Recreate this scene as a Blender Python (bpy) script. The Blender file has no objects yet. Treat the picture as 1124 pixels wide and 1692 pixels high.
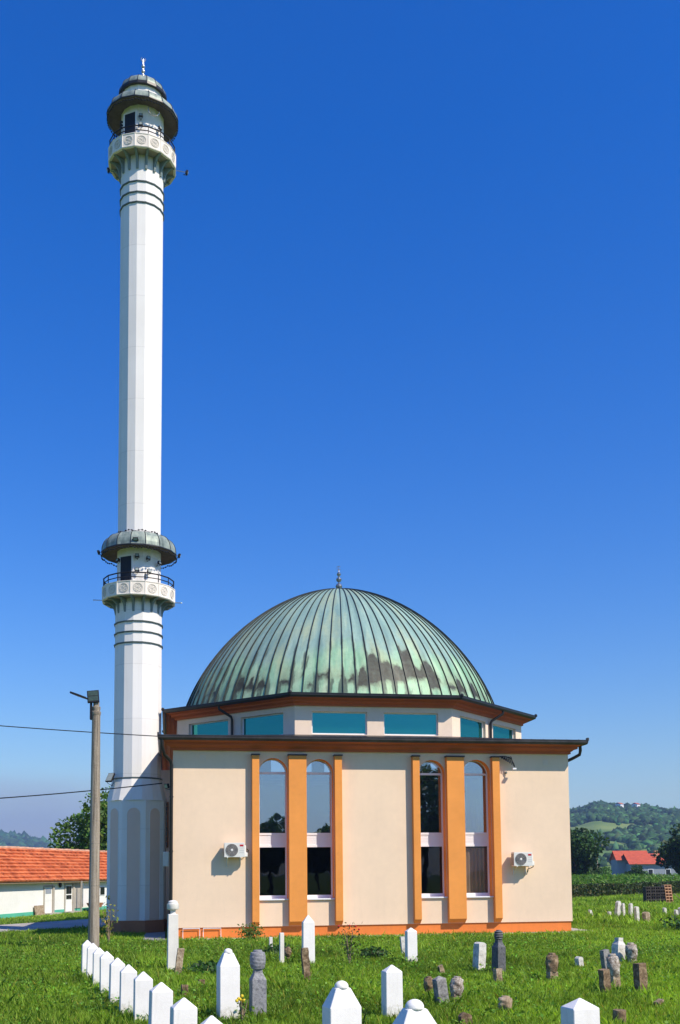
import bpy, bmesh, math, random
import numpy as np
from mathutils import Vector, Matrix, noise as mnoise
R = math.radians
sc = bpy.context.scene
COL = sc.collection
PI = math.pi
random.seed(7)

# ------------------------------------------------------------------ camera
YAW, PITCH, ROLL = 0.166504, 0.0875659, -0.00914989
fw = Vector((math.sin(YAW)*math.cos(PITCH), math.cos(YAW)*math.cos(PITCH), math.sin(PITCH)))
rt0 = Vector((math.cos(YAW), -math.sin(YAW), 0)); up0 = rt0.cross(fw)
rt = math.cos(ROLL)*rt0 + math.sin(ROLL)*up0
up = -math.sin(ROLL)*rt0 + math.cos(ROLL)*up0
cam_d = bpy.data.cameras.new('camera'); cam = bpy.data.objects.new('camera', cam_d); COL.objects.link(cam)
cam.matrix_world = Matrix(((rt.x, up.x, -fw.x, -0.1914), (rt.y, up.y, -fw.y, -38.3195), (rt.z, up.z, -fw.z, 2.4), (0, 0, 0, 1)))
cam_d.sensor_fit = 'VERTICAL'; cam_d.sensor_height = 36.0
cam_d.lens = 36.0*1700/1692
cam_d.shift_y = (1292.2-846)/1692
cam_d.clip_start = 0.1; cam_d.clip_end = 20000
sc.camera = cam

# ------------------------------------------------------------------ sky, sun, exposure
SUNV = Vector((1.0, -1.0, 1.45)).normalized()
w = bpy.data.worlds.new('World'); sc.world = w; w.use_nodes = True
nt = w.node_tree; nt.nodes.clear()
sky = nt.nodes.new('ShaderNodeTexSky'); sky.sky_type = 'NISHITA'; sky.sun_disc = False
sky.sun_elevation = math.asin(SUNV.z); sky.sun_rotation = math.atan2(SUNV.x, SUNV.y)
sky.altitude = 0; sky.air_density = 1.5; sky.dust_density = 0.3; sky.ozone_density = 10.0
hs = nt.nodes.new('ShaderNodeHueSaturation'); hs.inputs['Saturation'].default_value = 1.28; hs.inputs['Hue'].default_value = 0.519
bg = nt.nodes.new('ShaderNodeBackground'); bg.inputs[1].default_value = 0.12
wo = nt.nodes.new('ShaderNodeOutputWorld')
nt.links.new(sky.outputs[0], hs.inputs['Color'])
tc = nt.nodes.new('ShaderNodeTexCoord'); sx = nt.nodes.new('ShaderNodeSeparateXYZ'); nt.links.new(tc.outputs['Generated'], sx.inputs[0])
def wmath(op, a, b=0.0):
    m = nt.nodes.new('ShaderNodeMath'); m.operation = op
    for k, v in enumerate((a, b)):
        if hasattr(v, 'links'): nt.links.new(v, m.inputs[k])
        else: m.inputs[k].default_value = v
    return m.outputs[0]
def wstep(v, a, b):
    m = nt.nodes.new('ShaderNodeMapRange'); m.interpolation_type = 'SMOOTHSTEP'; nt.links.new(v, m.inputs[0]); m.inputs[1].default_value = a; m.inputs[2].default_value = b; return m.outputs[0]
mp = nt.nodes.new('ShaderNodeMapping'); mp.inputs['Scale'].default_value = (3, 3, 16); nt.links.new(tc.outputs['Generated'], mp.inputs[0])
cn_ = nt.nodes.new('ShaderNodeTexNoise'); cn_.inputs['Scale'].default_value = 1.2; cn_.inputs['Detail'].default_value = 5; nt.links.new(mp.outputs[0], cn_.inputs['Vector'])
low = wmath('SUBTRACT', 1.0, wstep(wmath('ADD', sx.outputs[2], wmath('MULTIPLY', cn_.outputs[0], -.07)), .015, .075))
west = wmath('SUBTRACT', 1.0, wstep(sx.outputs[0], -.12, .10))
cm_ = nt.nodes.new('ShaderNodeMix'); cm_.data_type = 'RGBA'; nt.links.new(wmath('MULTIPLY', wmath('MULTIPLY', low, west), .75), cm_.inputs[0]); nt.links.new(hs.outputs[0], cm_.inputs[6]); cm_.inputs[7].default_value = (2.4, 2.65, 3.7, 1)
nt.links.new(cm_.outputs[2], bg.inputs[0]); nt.links.new(bg.outputs[0], wo.inputs[0])
sd = bpy.data.lights.new('sun', 'SUN'); sd.energy = 4.3; sd.angle = R(0.42); sd.color = (1.0, 0.91, 0.77)
so = bpy.data.objects.new('sun', sd); COL.objects.link(so); so.rotation_euler = SUNV.to_track_quat('Z', 'Y').to_euler(); so.location = (30, -30, 60)
sc.view_settings.view_transform = 'Standard'; sc.view_settings.look = 'None'
sc.view_settings.exposure = 0.44; sc.view_settings.gamma = 1.0; sc.view_settings.use_curve_mapping = False
sc.cycles.max_bounces = 6; sc.cycles.volume_bounces = 0; sc.cycles.transparent_max_bounces = 8

# ------------------------------------------------------------------ helpers
def tag(o, label=None, cat=None, group=None, kind=None):
    if label: o['label'] = label
    if cat: o['category'] = cat
    if group: o['group'] = group
    if kind: o['kind'] = kind
    return o
def thing(name, label, cat, loc=(0, 0, 0), rz=0.0, group=None):
    o = bpy.data.objects.new(name, None); o.empty_display_size = .2
    COL.objects.link(o); o.location = loc; o.rotation_euler = (0, 0, rz)
    return tag(o, label, cat, group)
def dup(o, parent=None):
    c = o.copy(); COL.objects.link(c)
    if parent: c.parent = parent
    for ch in list(o.children): dup(ch, c)
    return c

class MB:
    def __init__(s): s.v = []; s.f = []; s.m = []
    def add(s, vs, fs, mi=0, M=None):
        b = len(s.v)
        for p in vs:
            p = Vector(p)
            s.v.append(tuple(M @ p) if M is not None else tuple(p))
        for f in fs: s.f.append(tuple(i+b for i in f)); s.m.append(mi)
        return s
    def box(s, x0, x1, y0, y1, z0, z1, mi=0, M=None):
        vs = [(x0,y0,z0),(x1,y0,z0),(x1,y1,z0),(x0,y1,z0),(x0,y0,z1),(x1,y0,z1),(x1,y1,z1),(x0,y1,z1)]
        return s.add(vs, [(0,3,2,1),(4,5,6,7),(0,1,5,4),(1,2,6,5),(2,3,7,6),(3,0,4,7)], mi, M)
    def prism(s, poly, z0, z1, mi=0, M=None, top=None):
        n = len(poly); tp = top or poly
        vs = [(x,y,z0) for x,y in poly] + [(x,y,z1) for x,y in tp]
        fs = [tuple(range(n-1,-1,-1)), tuple(range(n,2*n))] + [(i,(i+1)%n,n+(i+1)%n,n+i) for i in range(n)]
        return s.add(vs, fs, mi, M)
    def plate(s, poly, t, M, mi=0):     # polygon in local x,z extruded along local y by +-t/2
        n = len(poly)
        vs = [(x,-t/2,z) for x,z in poly] + [(x,t/2,z) for x,z in poly]
        fs = [tuple(range(n)), tuple(range(2*n-1,n-1,-1))] + [(i,n+i,n+(i+1)%n,(i+1)%n) for i in range(n)]
        return s.add(vs, fs, mi, M)
    def lathe(s, prof, n, c=(0,0), ph=0.0, mi=0, M=None, cap=True):
        vs = []; fs = []; k = len(prof)
        for r, z in prof:
            for i in range(n):
                a = ph + 2*PI*i/n; vs.append((c[0]+r*math.cos(a), c[1]+r*math.sin(a), z))
        for j in range(k-1):
            for i in range(n): fs.append((j*n+i, j*n+(i+1)%n, (j+1)*n+(i+1)%n, (j+1)*n+i))
        if cap:
            fs.append(tuple(range(n-1,-1,-1))); fs.append(tuple((k-1)*n+i for i in range(n)))
        return s.add(vs, fs, mi, M)
    def tube(s, pts, r, n=8, mi=0, M=None):
        pts = [Vector(p) for p in pts]; vs = []; fs = []
        rs = r if isinstance(r, (list, tuple)) else [r]*len(pts)
        ref = None
        for i, p in enumerate(pts):
            d = (pts[min(i+1,len(pts)-1)] - pts[max(i-1,0)]).normalized()
            if ref is None: ref = Vector((0,0,1)) if abs(d.z) < .9 else Vector((1,0,0))
            a = d.cross(ref).normalized(); b = a.cross(d); ref = b
            for k in range(n):
                t = 2*PI*k/n; vs.append(p + rs[i]*(math.cos(t)*a + math.sin(t)*b))
        for i in range(len(pts)-1):
            for k in range(n): fs.append((i*n+k, i*n+(k+1)%n, (i+1)*n+(k+1)%n, (i+1)*n+k))
        fs.append(tuple(range(n-1,-1,-1))); fs.append(tuple((len(pts)-1)*n+k for k in range(n)))
        return s.add(vs, fs, mi, M)
    def ball(s, c, r, n=10, m=7, mi=0, sz=1.0, M=None):
        prof = [(r*max(.02,math.sin(PI*j/m)), c[2]-r*sz*math.cos(PI*j/m)) for j in range(m+1)]
        return s.lathe(prof, n, (c[0],c[1]), 0, mi, M)
    def ring_sweep(s, poly, prof, wts=None, mi=0):   # convex CCW polygon, prof = (outward, z) points, closed loop round the polygon
        k = len(prof); n = len(poly); rings = [offset_poly(poly, d, wts) for d, z in prof]
        vs = [(rings[j][i][0], rings[j][i][1], prof[j][1]) for j in range(k) for i in range(n)]
        fs = [(j*n+i, j*n+(i+1)%n, (j+1)*n+(i+1)%n, (j+1)*n+i) for j in range(k-1) for i in range(n)]
        return s.add(vs, fs, mi)
    def build(s, name, mats, parent=None, smooth=False, bevel=0, loc=None, seg=1, fixn=False):
        me = bpy.data.meshes.new(name); me.from_pydata(s.v, [], s.f)
        if not isinstance(mats, (list, tuple)): mats = [mats]
        for m in mats: me.materials.append(m)
        me.polygons.foreach_set('material_index', s.m)
        if fixn:
            b = bmesh.new(); b.from_mesh(me); bmesh.ops.remove_doubles(b, verts=b.verts, dist=1e-5); bmesh.ops.recalc_face_normals(b, faces=b.faces); b.to_mesh(me); b.free()
        if smooth:
            me.polygons.foreach_set('use_smooth', [True]*len(me.polygons))
        me.update()
        o = bpy.data.objects.new(name, me); COL.objects.link(o)
        if parent: o.parent = parent
        if loc: o.location = loc
        if smooth and not smooth == 'all':
            m = o.modifiers.new('es', 'EDGE_SPLIT'); m.split_angle = R(38)
        if bevel:
            m = o.modifiers.new('bevel', 'BEVEL'); m.width = bevel; m.segments = seg; m.limit_method = 'ANGLE'; m.angle_limit = R(35)
        return o
def offset_poly(poly, d, wts=None):
    n = len(poly); out = []
    for i in range(n):
        p0, p1, p2 = Vector(poly[i-1]), Vector(poly[i]), Vector(poly[(i+1)%n])
        e0 = (p1-p0).normalized(); e1 = (p2-p1).normalized()
        n0 = Vector((e0.y,-e0.x)); n1 = Vector((e1.y,-e1.x))
        d0 = d*(wts[i-1] if wts else 1); d1 = d*(wts[i] if wts else 1)
        c = n0.dot(n1); den = 1-c*c
        if den < 1e-9: q = p1 + n0*d0
        else:
            a = (d0-c*d1)/den; b = (d1-c*d0)/den; q = p1 + n0*a + n1*b
        out.append((q.x, q.y))
    return out
def npmesh(name, V, F, mat, col=None, parent=None, smooth=False):
    me = bpy.data.meshes.new(name); nv = len(V); nf, k = F.shape
    me.vertices.add(nv); me.vertices.foreach_set('co', np.ascontiguousarray(V, np.float32).ravel())
    me.loops.add(nf*k); me.loops.foreach_set('vertex_index', np.ascontiguousarray(F, np.int32).ravel())
    me.polygons.add(nf); me.polygons.foreach_set('loop_start', np.arange(0, nf*k, k, dtype=np.int32)); me.polygons.foreach_set('loop_total', np.full(nf, k, np.int32))
    if smooth: me.polygons.foreach_set('use_smooth', np.ones(nf, bool))
    if col is not None:
        a = me.color_attributes.new('tint', 'FLOAT_COLOR', 'POINT'); a.data.foreach_set('color', np.ascontiguousarray(col, np.float32).ravel())
    me.materials.append(mat); me.update(calc_edges=True); me.validate()
    o = bpy.data.objects.new(name, me); COL.objects.link(o)
    if parent: o.parent = parent
    return o

# ------------------------------------------------------------------ materials
class NT:
    def __init__(s, name):
        s.m = bpy.data.materials.new(name); s.m.use_nodes = True; s.t = s.m.node_tree; s.n = s.t.nodes
        s.b = s.n['Principled BSDF']; s.out = s.n['Material Output']
    def node(s, t, **kw):
        x = s.n.new(t)
        for k, v in kw.items(): setattr(x, k, v)
        return x
    def link(s, a, b): s.t.links.new(a, b)
    def put(s, sock, v):
        if hasattr(v, 'links'): s.link(v, sock)
        else: sock.default_value = v
    def math(s, op, a, b=0.0, c=0.0):
        x = s.node('ShaderNodeMath', operation=op); s.put(x.inputs[0], a); s.put(x.inputs[1], b); s.put(x.inputs[2], c); return x.outputs[0]
    def coord(s, kind='Object'): return s.node('ShaderNodeTexCoord').outputs[kind]
    def mapping(s, v, scale=(1,1,1)):
        x = s.node('ShaderNodeMapping'); s.link(v, x.inputs[0]); x.inputs['Scale'].default_value = scale; return x.outputs[0]
    def noise(s, v, scale, detail=4, rough=.55):
        x = s.node('ShaderNodeTexNoise'); s.link(v, x.inputs['Vector']); x.inputs['Scale'].default_value = scale; x.inputs['Detail'].default_value = detail; x.inputs['Roughness'].default_value = rough; return x.outputs['Fac']
    def ramp(s, f, stops):
        x = s.node('ShaderNodeValToRGB'); s.put(x.inputs[0], f); e = x.color_ramp.elements
        while len(e) < len(stops): e.new(.5)
        for i, (p, c) in enumerate(stops): e[i].position = p; e[i].color = (*c, 1) if len(c) == 3 else c
        return x.outputs[0]
    def mix(s, f, a, b, mode='MIX'):
        x = s.node('ShaderNodeMix', data_type='RGBA', blend_type=mode); s.put(x.inputs[0], f)
        for sk, v in ((x.inputs[6], a), (x.inputs[7], b)):
            if hasattr(v, 'links'): s.link(v, sk)
            else: sk.default_value = (*v, 1) if len(v) == 3 else v
        return x.outputs[2]
    def bump(s, h, strength=.3, dist=.02):
        x = s.node('ShaderNodeBump'); s.link(h, x.inputs['Height']); x.inputs['Strength'].default_value = strength; x.inputs['Distance'].default_value = dist; s.link(x.outputs[0], s.b.inputs['Normal'])
    def color(s, c): s.put(s.b.inputs['Base Color'], c if hasattr(c, 'links') else (*c, 1))
    def set(s, rough=.6, metal=0.0, spec=.4):
        s.b.inputs['Roughness'].default_value = rough; s.b.inputs['Metallic'].default_value = metal; s.b.inputs['Specular IOR Level'].default_value = spec
def paint(name, c, var=.06, scale=1.2, rough=.8, bump=.12, bscale=60, metal=0, spec=.3, dirt=None):
    t = NT(name); v = t.coord()
    n1 = t.noise(v, scale, 5); n2 = t.noise(v, scale*9, 3)
    lo = tuple(x*(1-var*2.2) for x in c); hi = tuple(min(1, x*(1+var)) for x in c)
    f = t.math('ADD', t.math('MULTIPLY', n1, .7), t.math('MULTIPLY', n2, .3))
    col = t.ramp(f, [(.32, lo), (.66, hi)])
    if dirt:
        sv = t.mapping(v, (7, 7, .55)); d = t.noise(sv, 1.0, 5, .6)
        col = t.mix(t.math('MULTIPLY', t.ramp(d, [(.52, (0,0,0)), (.78, (1,1,1))]), dirt[0]), col, dirt[1])
    t.color(col); t.set(rough, metal, spec)
    if bump: t.bump(t.noise(v, bscale, 3), bump, .01)
    return t.m
M = {}
M['beige'] = paint('beige_stucco', (.885, .667, .472), .035, .5, .9, .25, 90, dirt=(.10, (.55, .42, .30)))
M['beige_drum'] = paint('pale_stucco', (.86, .68, .52), .04, .5, .9, .2, 90, dirt=(.15, (.5, .42, .32)))
M['orange'] = paint('orange_stucco', (.86, .325, .07), .05, .8, .85, .2, 90)
M['orange_plinth'] = paint('deep_orange_stucco', (.80, .225, .045), .06, .9, .85, .2, 80, dirt=(.25, (.45, .13, .04)))
M['cornice'] = paint('terracotta_cornice', (.54, .13, .045), .06, 1.0, .8, .1, 60)
M['white'] = paint('white_paint', (.82, .81, .79), .02, .9, .6, .05, 80)
def m_shaft():
    t = NT('white_masonry_paint'); v = t.coord(); sp = t.node('ShaderNodeSeparateXYZ'); t.link(v, sp.inputs[0])
    n1 = t.noise(v, .5, 5); col = t.ramp(n1, [(.34, (.80, .765, .72)), (.62, (.86, .825, .78))])
    runs = t.noise(t.mapping(v, (6, 6, .22)), 1.0, 5, .6)
    col = t.mix(t.math('MULTIPLY', t.ramp(runs, [(.52, (0,0,0)), (.78, (1,1,1))]), .20), col, (.56, .50, .42))
    zz = t.math('FRACT', t.math('MULTIPLY', t.math('ADD', sp.outputs[2], .4), .43)); jn = t.math('MULTIPLY', t.math('LESS_THAN', zz, .012), .30)
    col = t.mix(jn, col, (.45, .42, .38))
    pz = t.node('ShaderNodeTexWhiteNoise', noise_dimensions='1D'); t.link(t.math('FLOOR', t.math('MULTIPLY', t.math('ADD', sp.outputs[2], .4), .43)), pz.inputs['W'])
    col = t.mix(t.math('MULTIPLY', pz.outputs[0], .10), col, (.62, .58, .52))
    t.color(col); t.set(.75, 0, .3); t.bump(t.noise(v, 60, 3), .08, .01); return t.m
M['shaft'] = m_shaft()
M['panel'] = paint('greyish_panel_paint', (.78, .58, .47), .03, .6, .85, .1, 70)
M['parapet'] = paint('cream_concrete', (.86, .78, .68), .05, 1.5, .85, .2, 50, dirt=(.12, (.6, .46, .36)))
M['relief'] = paint('grey_relief_concrete', (.56, .52, .46), .08, 3, .9, .2, 60)
M['bracket'] = paint('grey_green_paint', (.20, .25, .25), .08, 2, .7, .1, 60)
M['soffit'] = paint('tan_soffit', (.42, .34, .26), .12, 2, .9, .1, 40)
M['darksoffit'] = paint('dark_brown_boards', (.13, .095, .07), .2, 3, .85, .2, 30)
M['base_brown'] = paint('brown_plinth_paint', (.42, .17, .08), .08, 1, .85, .2, 60)
M['ring'] = paint('dark_green_metal', (.10, .13, .13), .1, 3, .5, .05, 40)
M['darkmetal'] = paint('dark_gutter_metal', (.028, .026, .026), .15, 3, .42, .08, 30, metal=.35, spec=.5)
M['gutter_lip'] = paint('weathered_gutter_metal', (.075, .065, .06), .2, 2.5, .4, .05, 30, metal=.5)
M['black'] = paint('black_plastic', (.012, .012, .014), .1, 4, .5, .05, 50)
M['lamp_face'] = paint('floodlight_glass', (.30, .34, .30), .1, 8, .15, 0, spec=.7)
M['led'] = paint('dark_led_panel', (.05, .075, .05), .2, 14, .2, 0, spec=.6)
M['pvc'] = paint('white_pvc', (.82, .82, .83), .01, 1, .35, .02, 60, spec=.5)
M['acwhite'] = paint('ivory_sheet_metal', (.74, .72, .66), .03, 2, .45, .04, 50, spec=.45)
M['acgrille'] = paint('grey_fan_grille', (.12, .11, .105), .1, 6, .5, .05, 50)
M['acmesh'] = paint('light_grey_fan_mesh', (.36, .34, .32), .08, 6, .5, 0)
M['red'] = paint('red_badge', (.55, .02, .03), .03, 4, .4, 0)
M['silver'] = paint('galvanised_metal', (.55, .57, .58), .08, 3, .3, .05, 40, metal=.9)
def m_whitestone():
    t = NT('white_painted_stone'); v = t.coord(); sp = t.node('ShaderNodeSeparateXYZ'); t.link(v, sp.inputs[0])
    n1 = t.noise(v, 2.5, 5); n2 = t.noise(v, 18, 4, .6)
    col = t.ramp(t.math('ADD', t.math('MULTIPLY', n1, .6), t.math('MULTIPLY', n2, .4)), [(.34, (.80, .77, .72)), (.6, (.875, .845, .80))])
    runs = t.noise(t.mapping(v, (16, 16, 1.2)), 1.0, 5, .6)
    col = t.mix(t.math('MULTIPLY', t.ramp(runs, [(.54, (0,0,0)), (.78, (1,1,1))]), .22), col, (.50, .47, .38))
    spl = t.math('ADD', t.math('MULTIPLY', sp.outputs[2], -3.2), t.math('MULTIPLY', n2, 1.9))
    col = t.mix(t.math('MULTIPLY', t.ramp(spl, [(.12, (0,0,0)), (.8, (1,1,1))]), .6), col, (.36, .34, .22))
    t.color(col); t.set(.72, 0, .25); t.bump(t.noise(v, 60, 3), .2, .01); return t.m
M['whitestone'] = m_whitestone()
M['pillarstone'] = paint('old_white_limewash', (.78, .74, .66), .05, 3, .85, .3, 40, dirt=(.35, (.45, .40, .32)))
M['concrete'] = paint('pale_concrete', (.44, .40, .34), .12, .7, .9, .3, 40)
M['slab'] = paint('grey_paving', (.32, .30, .29), .12, .9, .9, .3, 40)
M['curtain'] = paint('brown_curtain', (.34, .25, .18), .06, 2, .8, .05, 50)
M['blind'] = paint('cream_blind', (.70, .64, .55), .04, 3, .7, .05, 50)
M['shedwhite'] = paint('whitewash', (.83, .82, .77), .04, .7, .9, .2, 40, dirt=(.10, (.5, .46, .38)))
M['turq'] = paint('turquoise_paint', (.10, .46, .32), .06, 1, .8, .1, 50)
M['wood'] = paint('worn_wood', (.34, .25, .16), .15, 3, .85, .3, 30)
M['clay'] = paint('fired_clay', (.62, .34, .19), .1, 5, .9, .2, 40)
M['blockdark'] = paint('sooty_block', (.07, .06, .055), .2, 5, .9, .3, 30)
M['housewall'] = paint('grey_blue_render', (.30, .33, .38), .06, .8, .9, .1, 40)
M['redroof'] = paint('red_tiles', (.52, .10, .05), .1, 1.2, .8, .3, 6)
M['darkpane'] = paint('dark_pane', (.015, .017, .02), .1, 3, .12, 0, spec=.6)
M['bark'] = paint('bark', (.10, .075, .05), .2, 3, .95, .6, 14)
M['gold'] = paint('dull_metal_finial', (.30, .33, .36), .06, 5, .3, 0, metal=.8)
M['whitemetal'] = paint('bright_finial', (.55, .53, .52), .05, 5, .25, 0, metal=.55)

def m_glass(name, tint, fac, see):
    t = NT(name); t.n.remove(t.b)
    g = t.node('ShaderNodeBsdfGlossy'); g.inputs['Roughness'].default_value = .012; g.inputs['Color'].default_value = (*tint, 1)
    v = t.coord(); b = t.node('ShaderNodeBump'); t.link(t.noise(v, .9, 2), b.inputs['Height']); b.inputs['Strength'].default_value = .12; b.inputs['Distance'].default_value = .03
    t.link(b.outputs[0], g.inputs['Normal'])
    if see:
        d = t.node('ShaderNodeBsdfTransparent'); d.inputs[0].default_value = (*see, 1)
    else:
        d = t.node('ShaderNodeBsdfDiffuse'); d.inputs[0].default_value = (*[x*.06 for x in tint], 1)
    x = t.node('ShaderNodeMixShader'); x.inputs[0].default_value = fac
    t.link(d.outputs[0], x.inputs[1]); t.link(g.outputs[0], x.inputs[2]); t.link(x.outputs[0], t.out.inputs[0])
    return t.m
M['glass_up'] = m_glass('reflective_glass', (.80, .86, .94), .40, (.5, .53, .56))
M['glass_low'] = m_glass('dark_film_glass', (.6, .62, .68), .065, (.32, .32, .34))
M['glass_drum'] = m_glass('teal_glass', (.09, .62, .60), .36, None); M['glass_clear'] = m_glass('clear_glass', (.6, .6, .65), .05, (.85, .85, .85))

def m_copper():
    t = NT('patinated_copper'); v = t.coord(); s = t.node('ShaderNodeSeparateXYZ'); t.link(v, s.inputs[0])
    ang = t.math('ARCTAN2', s.outputs[1], s.outputs[0]); z = s.outputs[2]
    u = t.math('MULTIPLY', ang, 84/(2*PI)); pid = t.math('FLOOR', u); fr = t.math('FRACT', u)
    wn = t.node('ShaderNodeTexWhiteNoise', noise_dimensions='1D'); t.link(pid, wn.inputs['W']); rnd = wn.outputs[0]
    cv = t.node('ShaderNodeCombineXYZ'); t.link(t.math('MULTIPLY', ang, 7.0), cv.inputs[0]); t.link(z, cv.inputs[1]); t.link(rnd, cv.inputs[2]); cv = cv.outputs[0]
    big = t.noise(t.mapping(cv, (.45, .32, .15)), 1.0, 4, .6)
    st = t.noise(t.mapping(cv, (2.4, .42, .8)), 1.0, 5, .62)
    fine = t.noise(v, 5.0, 4, .6)
    green = t.ramp(st, [(.30, (.17, .34, .21)), (.5, (.29, .50, .32)), (.70, (.46, .61, .40))])
    blue = t.ramp(st, [(.3, (.17, .28, .26)), (.55, (.26, .40, .35)), (.75, (.38, .52, .43))])
    # bluish sky sheen painted on upper sheets, its wavy edge stepping from sheet to sheet
    h = t.math('ADD', z, t.math('ADD', t.math('MULTIPLY', big, 2.6), t.math('MULTIPLY', rnd, .5)))
    upm = t.ramp(t.math('MULTIPLY', h, .1), [(.455, (0,0,0)), (.525, (1,1,1))])
    col = t.mix(upm, green, blue)
    yel = t.noise(t.mapping(cv, (1.0, .5, .7)), 1.0, 3)
    col = t.mix(t.math('MULTIPLY', t.ramp(yel, [(.5, (0,0,0)), (.7, (1,1,1))]), .6), col, (.46, .50, .29))
    # bare brown patches low on the sheets: every sheet has its own upper and lower limit
    wn2 = t.node('ShaderNodeTexWhiteNoise', noise_dimensions='1D'); t.link(t.math('ADD', pid, 311.0), wn2.inputs['W']); rnd2 = wn2.outputs[0]
    lowf = t.noise(t.mapping(cv, (.22, 0, 0)), 1.0, 2, .5)
    dv = t.math('SUBTRACT', ang, -1.30); bumpf = t.math('MULTIPLY', t.math('POWER', 2.718, t.math('MULTIPLY', t.math('MULTIPLY', dv, dv), -7.5)), .40)
    act = t.math('ADD', lowf, bumpf)
    side = t.math('ABSOLUTE', t.math('SUBTRACT', fr, .5))
    wob = t.math('MULTIPLY', t.math('SUBTRACT', t.noise(t.mapping(cv, (3.0, 2.2, 1)), 1.0, 3), .5), .9)
    top = t.math('ADD', t.math('ADD', 1.55, t.math('MULTIPLY', t.math('SUBTRACT', act, .42), 2.9)), t.math('ADD', t.math('MULTIPLY', rnd, .9), wob))
    top = t.math('ADD', top, t.math('MULTIPLY', t.math('MULTIPLY', side, side), t.math('SUBTRACT', t.math('MULTIPLY', rnd2, 5.0), 3.0)))
    bot = t.math('ADD', t.math('ADD', 1.78, t.math('MULTIPLY', rnd2, .5)), t.math('MULTIPLY', wob, .6))
    mt_ = t.ramp(t.math('MULTIPLY', t.math('SUBTRACT', top, z), 4.0), [(.1, (0,0,0)), (.8, (1,1,1))])
    mb_ = t.ramp(t.math('MULTIPLY', t.math('SUBTRACT', z, bot), 4.0), [(.1, (0,0,0)), (.8, (1,1,1))])
    halo = t.math('MULTIPLY', t.ramp(t.math('MULTIPLY', t.math('SUBTRACT', t.math('ADD', top, .45), z), 1.6), [(.0, (0,0,0)), (.9, (1,1,1))]), t.ramp(t.math('MULTIPLY', t.math('SUBTRACT', z, t.math('SUBTRACT', bot, .15)), 4.0), [(.0, (0,0,0)), (.9, (1,1,1))]))
    col = t.mix(t.math('MULTIPLY', halo, .45), col, (.22, .24, .15))
    pm = t.math('MULTIPLY', t.math('MULTIPLY', mt_, mb_), .95)
    col = t.mix(pm, col, (.040, .034, .028))
    # dark run-off beside each seam, strongest near the bottom
    sm = t.math('MINIMUM', fr, t.math('SUBTRACT', 1.0, fr))
    sn = t.noise(t.mapping(cv, (3.5, .8, 3)), 1.0, 4)
    zz = t.ramp(t.math('MULTIPLY', z, .1), [(.15, (1,1,1)), (.5, (.25,.25,.25)), (.75, (.1,.1,.1))])
    sw = t.math('MULTIPLY', t.math('MULTIPLY', zz, t.ramp(sn, [(.38, (0,0,0)), (.66, (1,1,1))])), t.ramp(t.math('ADD', t.math('MULTIPLY', t.math('COSINE', t.math('ADD', ang, 2.5)), .5), .5), [(.4, (.34,.34,.34)), (1.0, (.62,.62,.62))]))
    run = t.math('MULTIPLY', t.ramp(t.math('MULTIPLY', t.math('SUBTRACT', sw, sm), 6.0), [(.0, (0,0,0)), (.8, (1,1,1))]), .78)
    col = t.mix(run, col, (.055, .06, .05))
    col = t.mix(t.math('MULTIPLY', t.ramp(fine, [(.4, (0,0,0)), (.75, (1,1,1))]), .25), col, (.16, .22, .17))
    t.color(col); t.set(.5, .10, .22)
    t.put(t.b.inputs['Roughness'], t.ramp(st, [(.3, (.42,.42,.42)), (.7, (.66,.66,.66))]))
    t.bump(t.noise(t.mapping(cv, (2.0, .7, 2)), 1.0, 3), .35, .05)
    return t.m
M['copper'] = m_copper()
def m_patina2():
    t = NT('grey_green_copper'); v = t.coord(); n = t.noise(t.mapping(v, (3, 3, 1.2)), 1.5, 5, .6)
    t.color(t.ramp(n, [(.3, (.10, .13, .12)), (.5, (.24, .29, .25)), (.7, (.38, .42, .34))])); t.set(.55, .2, .4); t.bump(n, .2, .02); return t.m
M['patina'] = m_patina2()

def m_stone(name, cols, scale=6, bump=.6, rough=.9):
    t = NT(name); v = t.coord(); n = t.noise(v, scale, 6, .65); n2 = t.noise(v, scale*4, 4, .6)
    f = t.math('ADD', t.math('MULTIPLY', n, .75), t.math('MULTIPLY', n2, .25))
    k = len(cols); t.color(t.ramp(f, [(.33+.34*i/(k-1), c) for i, c in enumerate(cols)])); t.set(rough, 0, .25); t.bump(f, bump, .02); return t.m
M['granite'] = m_stone('grey_granite', [(.10,.10,.11), (.24,.24,.25), (.34,.34,.34)], 22, .25, .6)
M['darkgranite'] = m_stone('dark_granite', [(.05,.05,.055), (.11,.11,.115), (.17,.17,.17)], 22, .25, .6)
M['brownstone'] = m_stone('brown_weathered_stone', [(.06,.04,.022), (.21,.14,.08), (.42,.32,.20)], 7)
M['tanstone'] = m_stone('tan_weathered_stone', [(.12,.08,.05), (.34,.25,.16), (.52,.44,.33)], 7)
M['mottled'] = m_stone('lichen_mottled_stone', [(.05,.035,.03), (.20,.15,.11), (.44,.39,.32), (.68,.65,.59)], 8)
M['greyslab'] = m_stone('grey_lichen_stone', [(.09,.085,.08), (.24,.23,.22), (.40,.38,.35)], 7, .4)
M['palestone'] = m_stone('pale_limestone', [(.34,.31,.26), (.62,.59,.52), (.76,.73,.67)], 7, .35)

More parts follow.
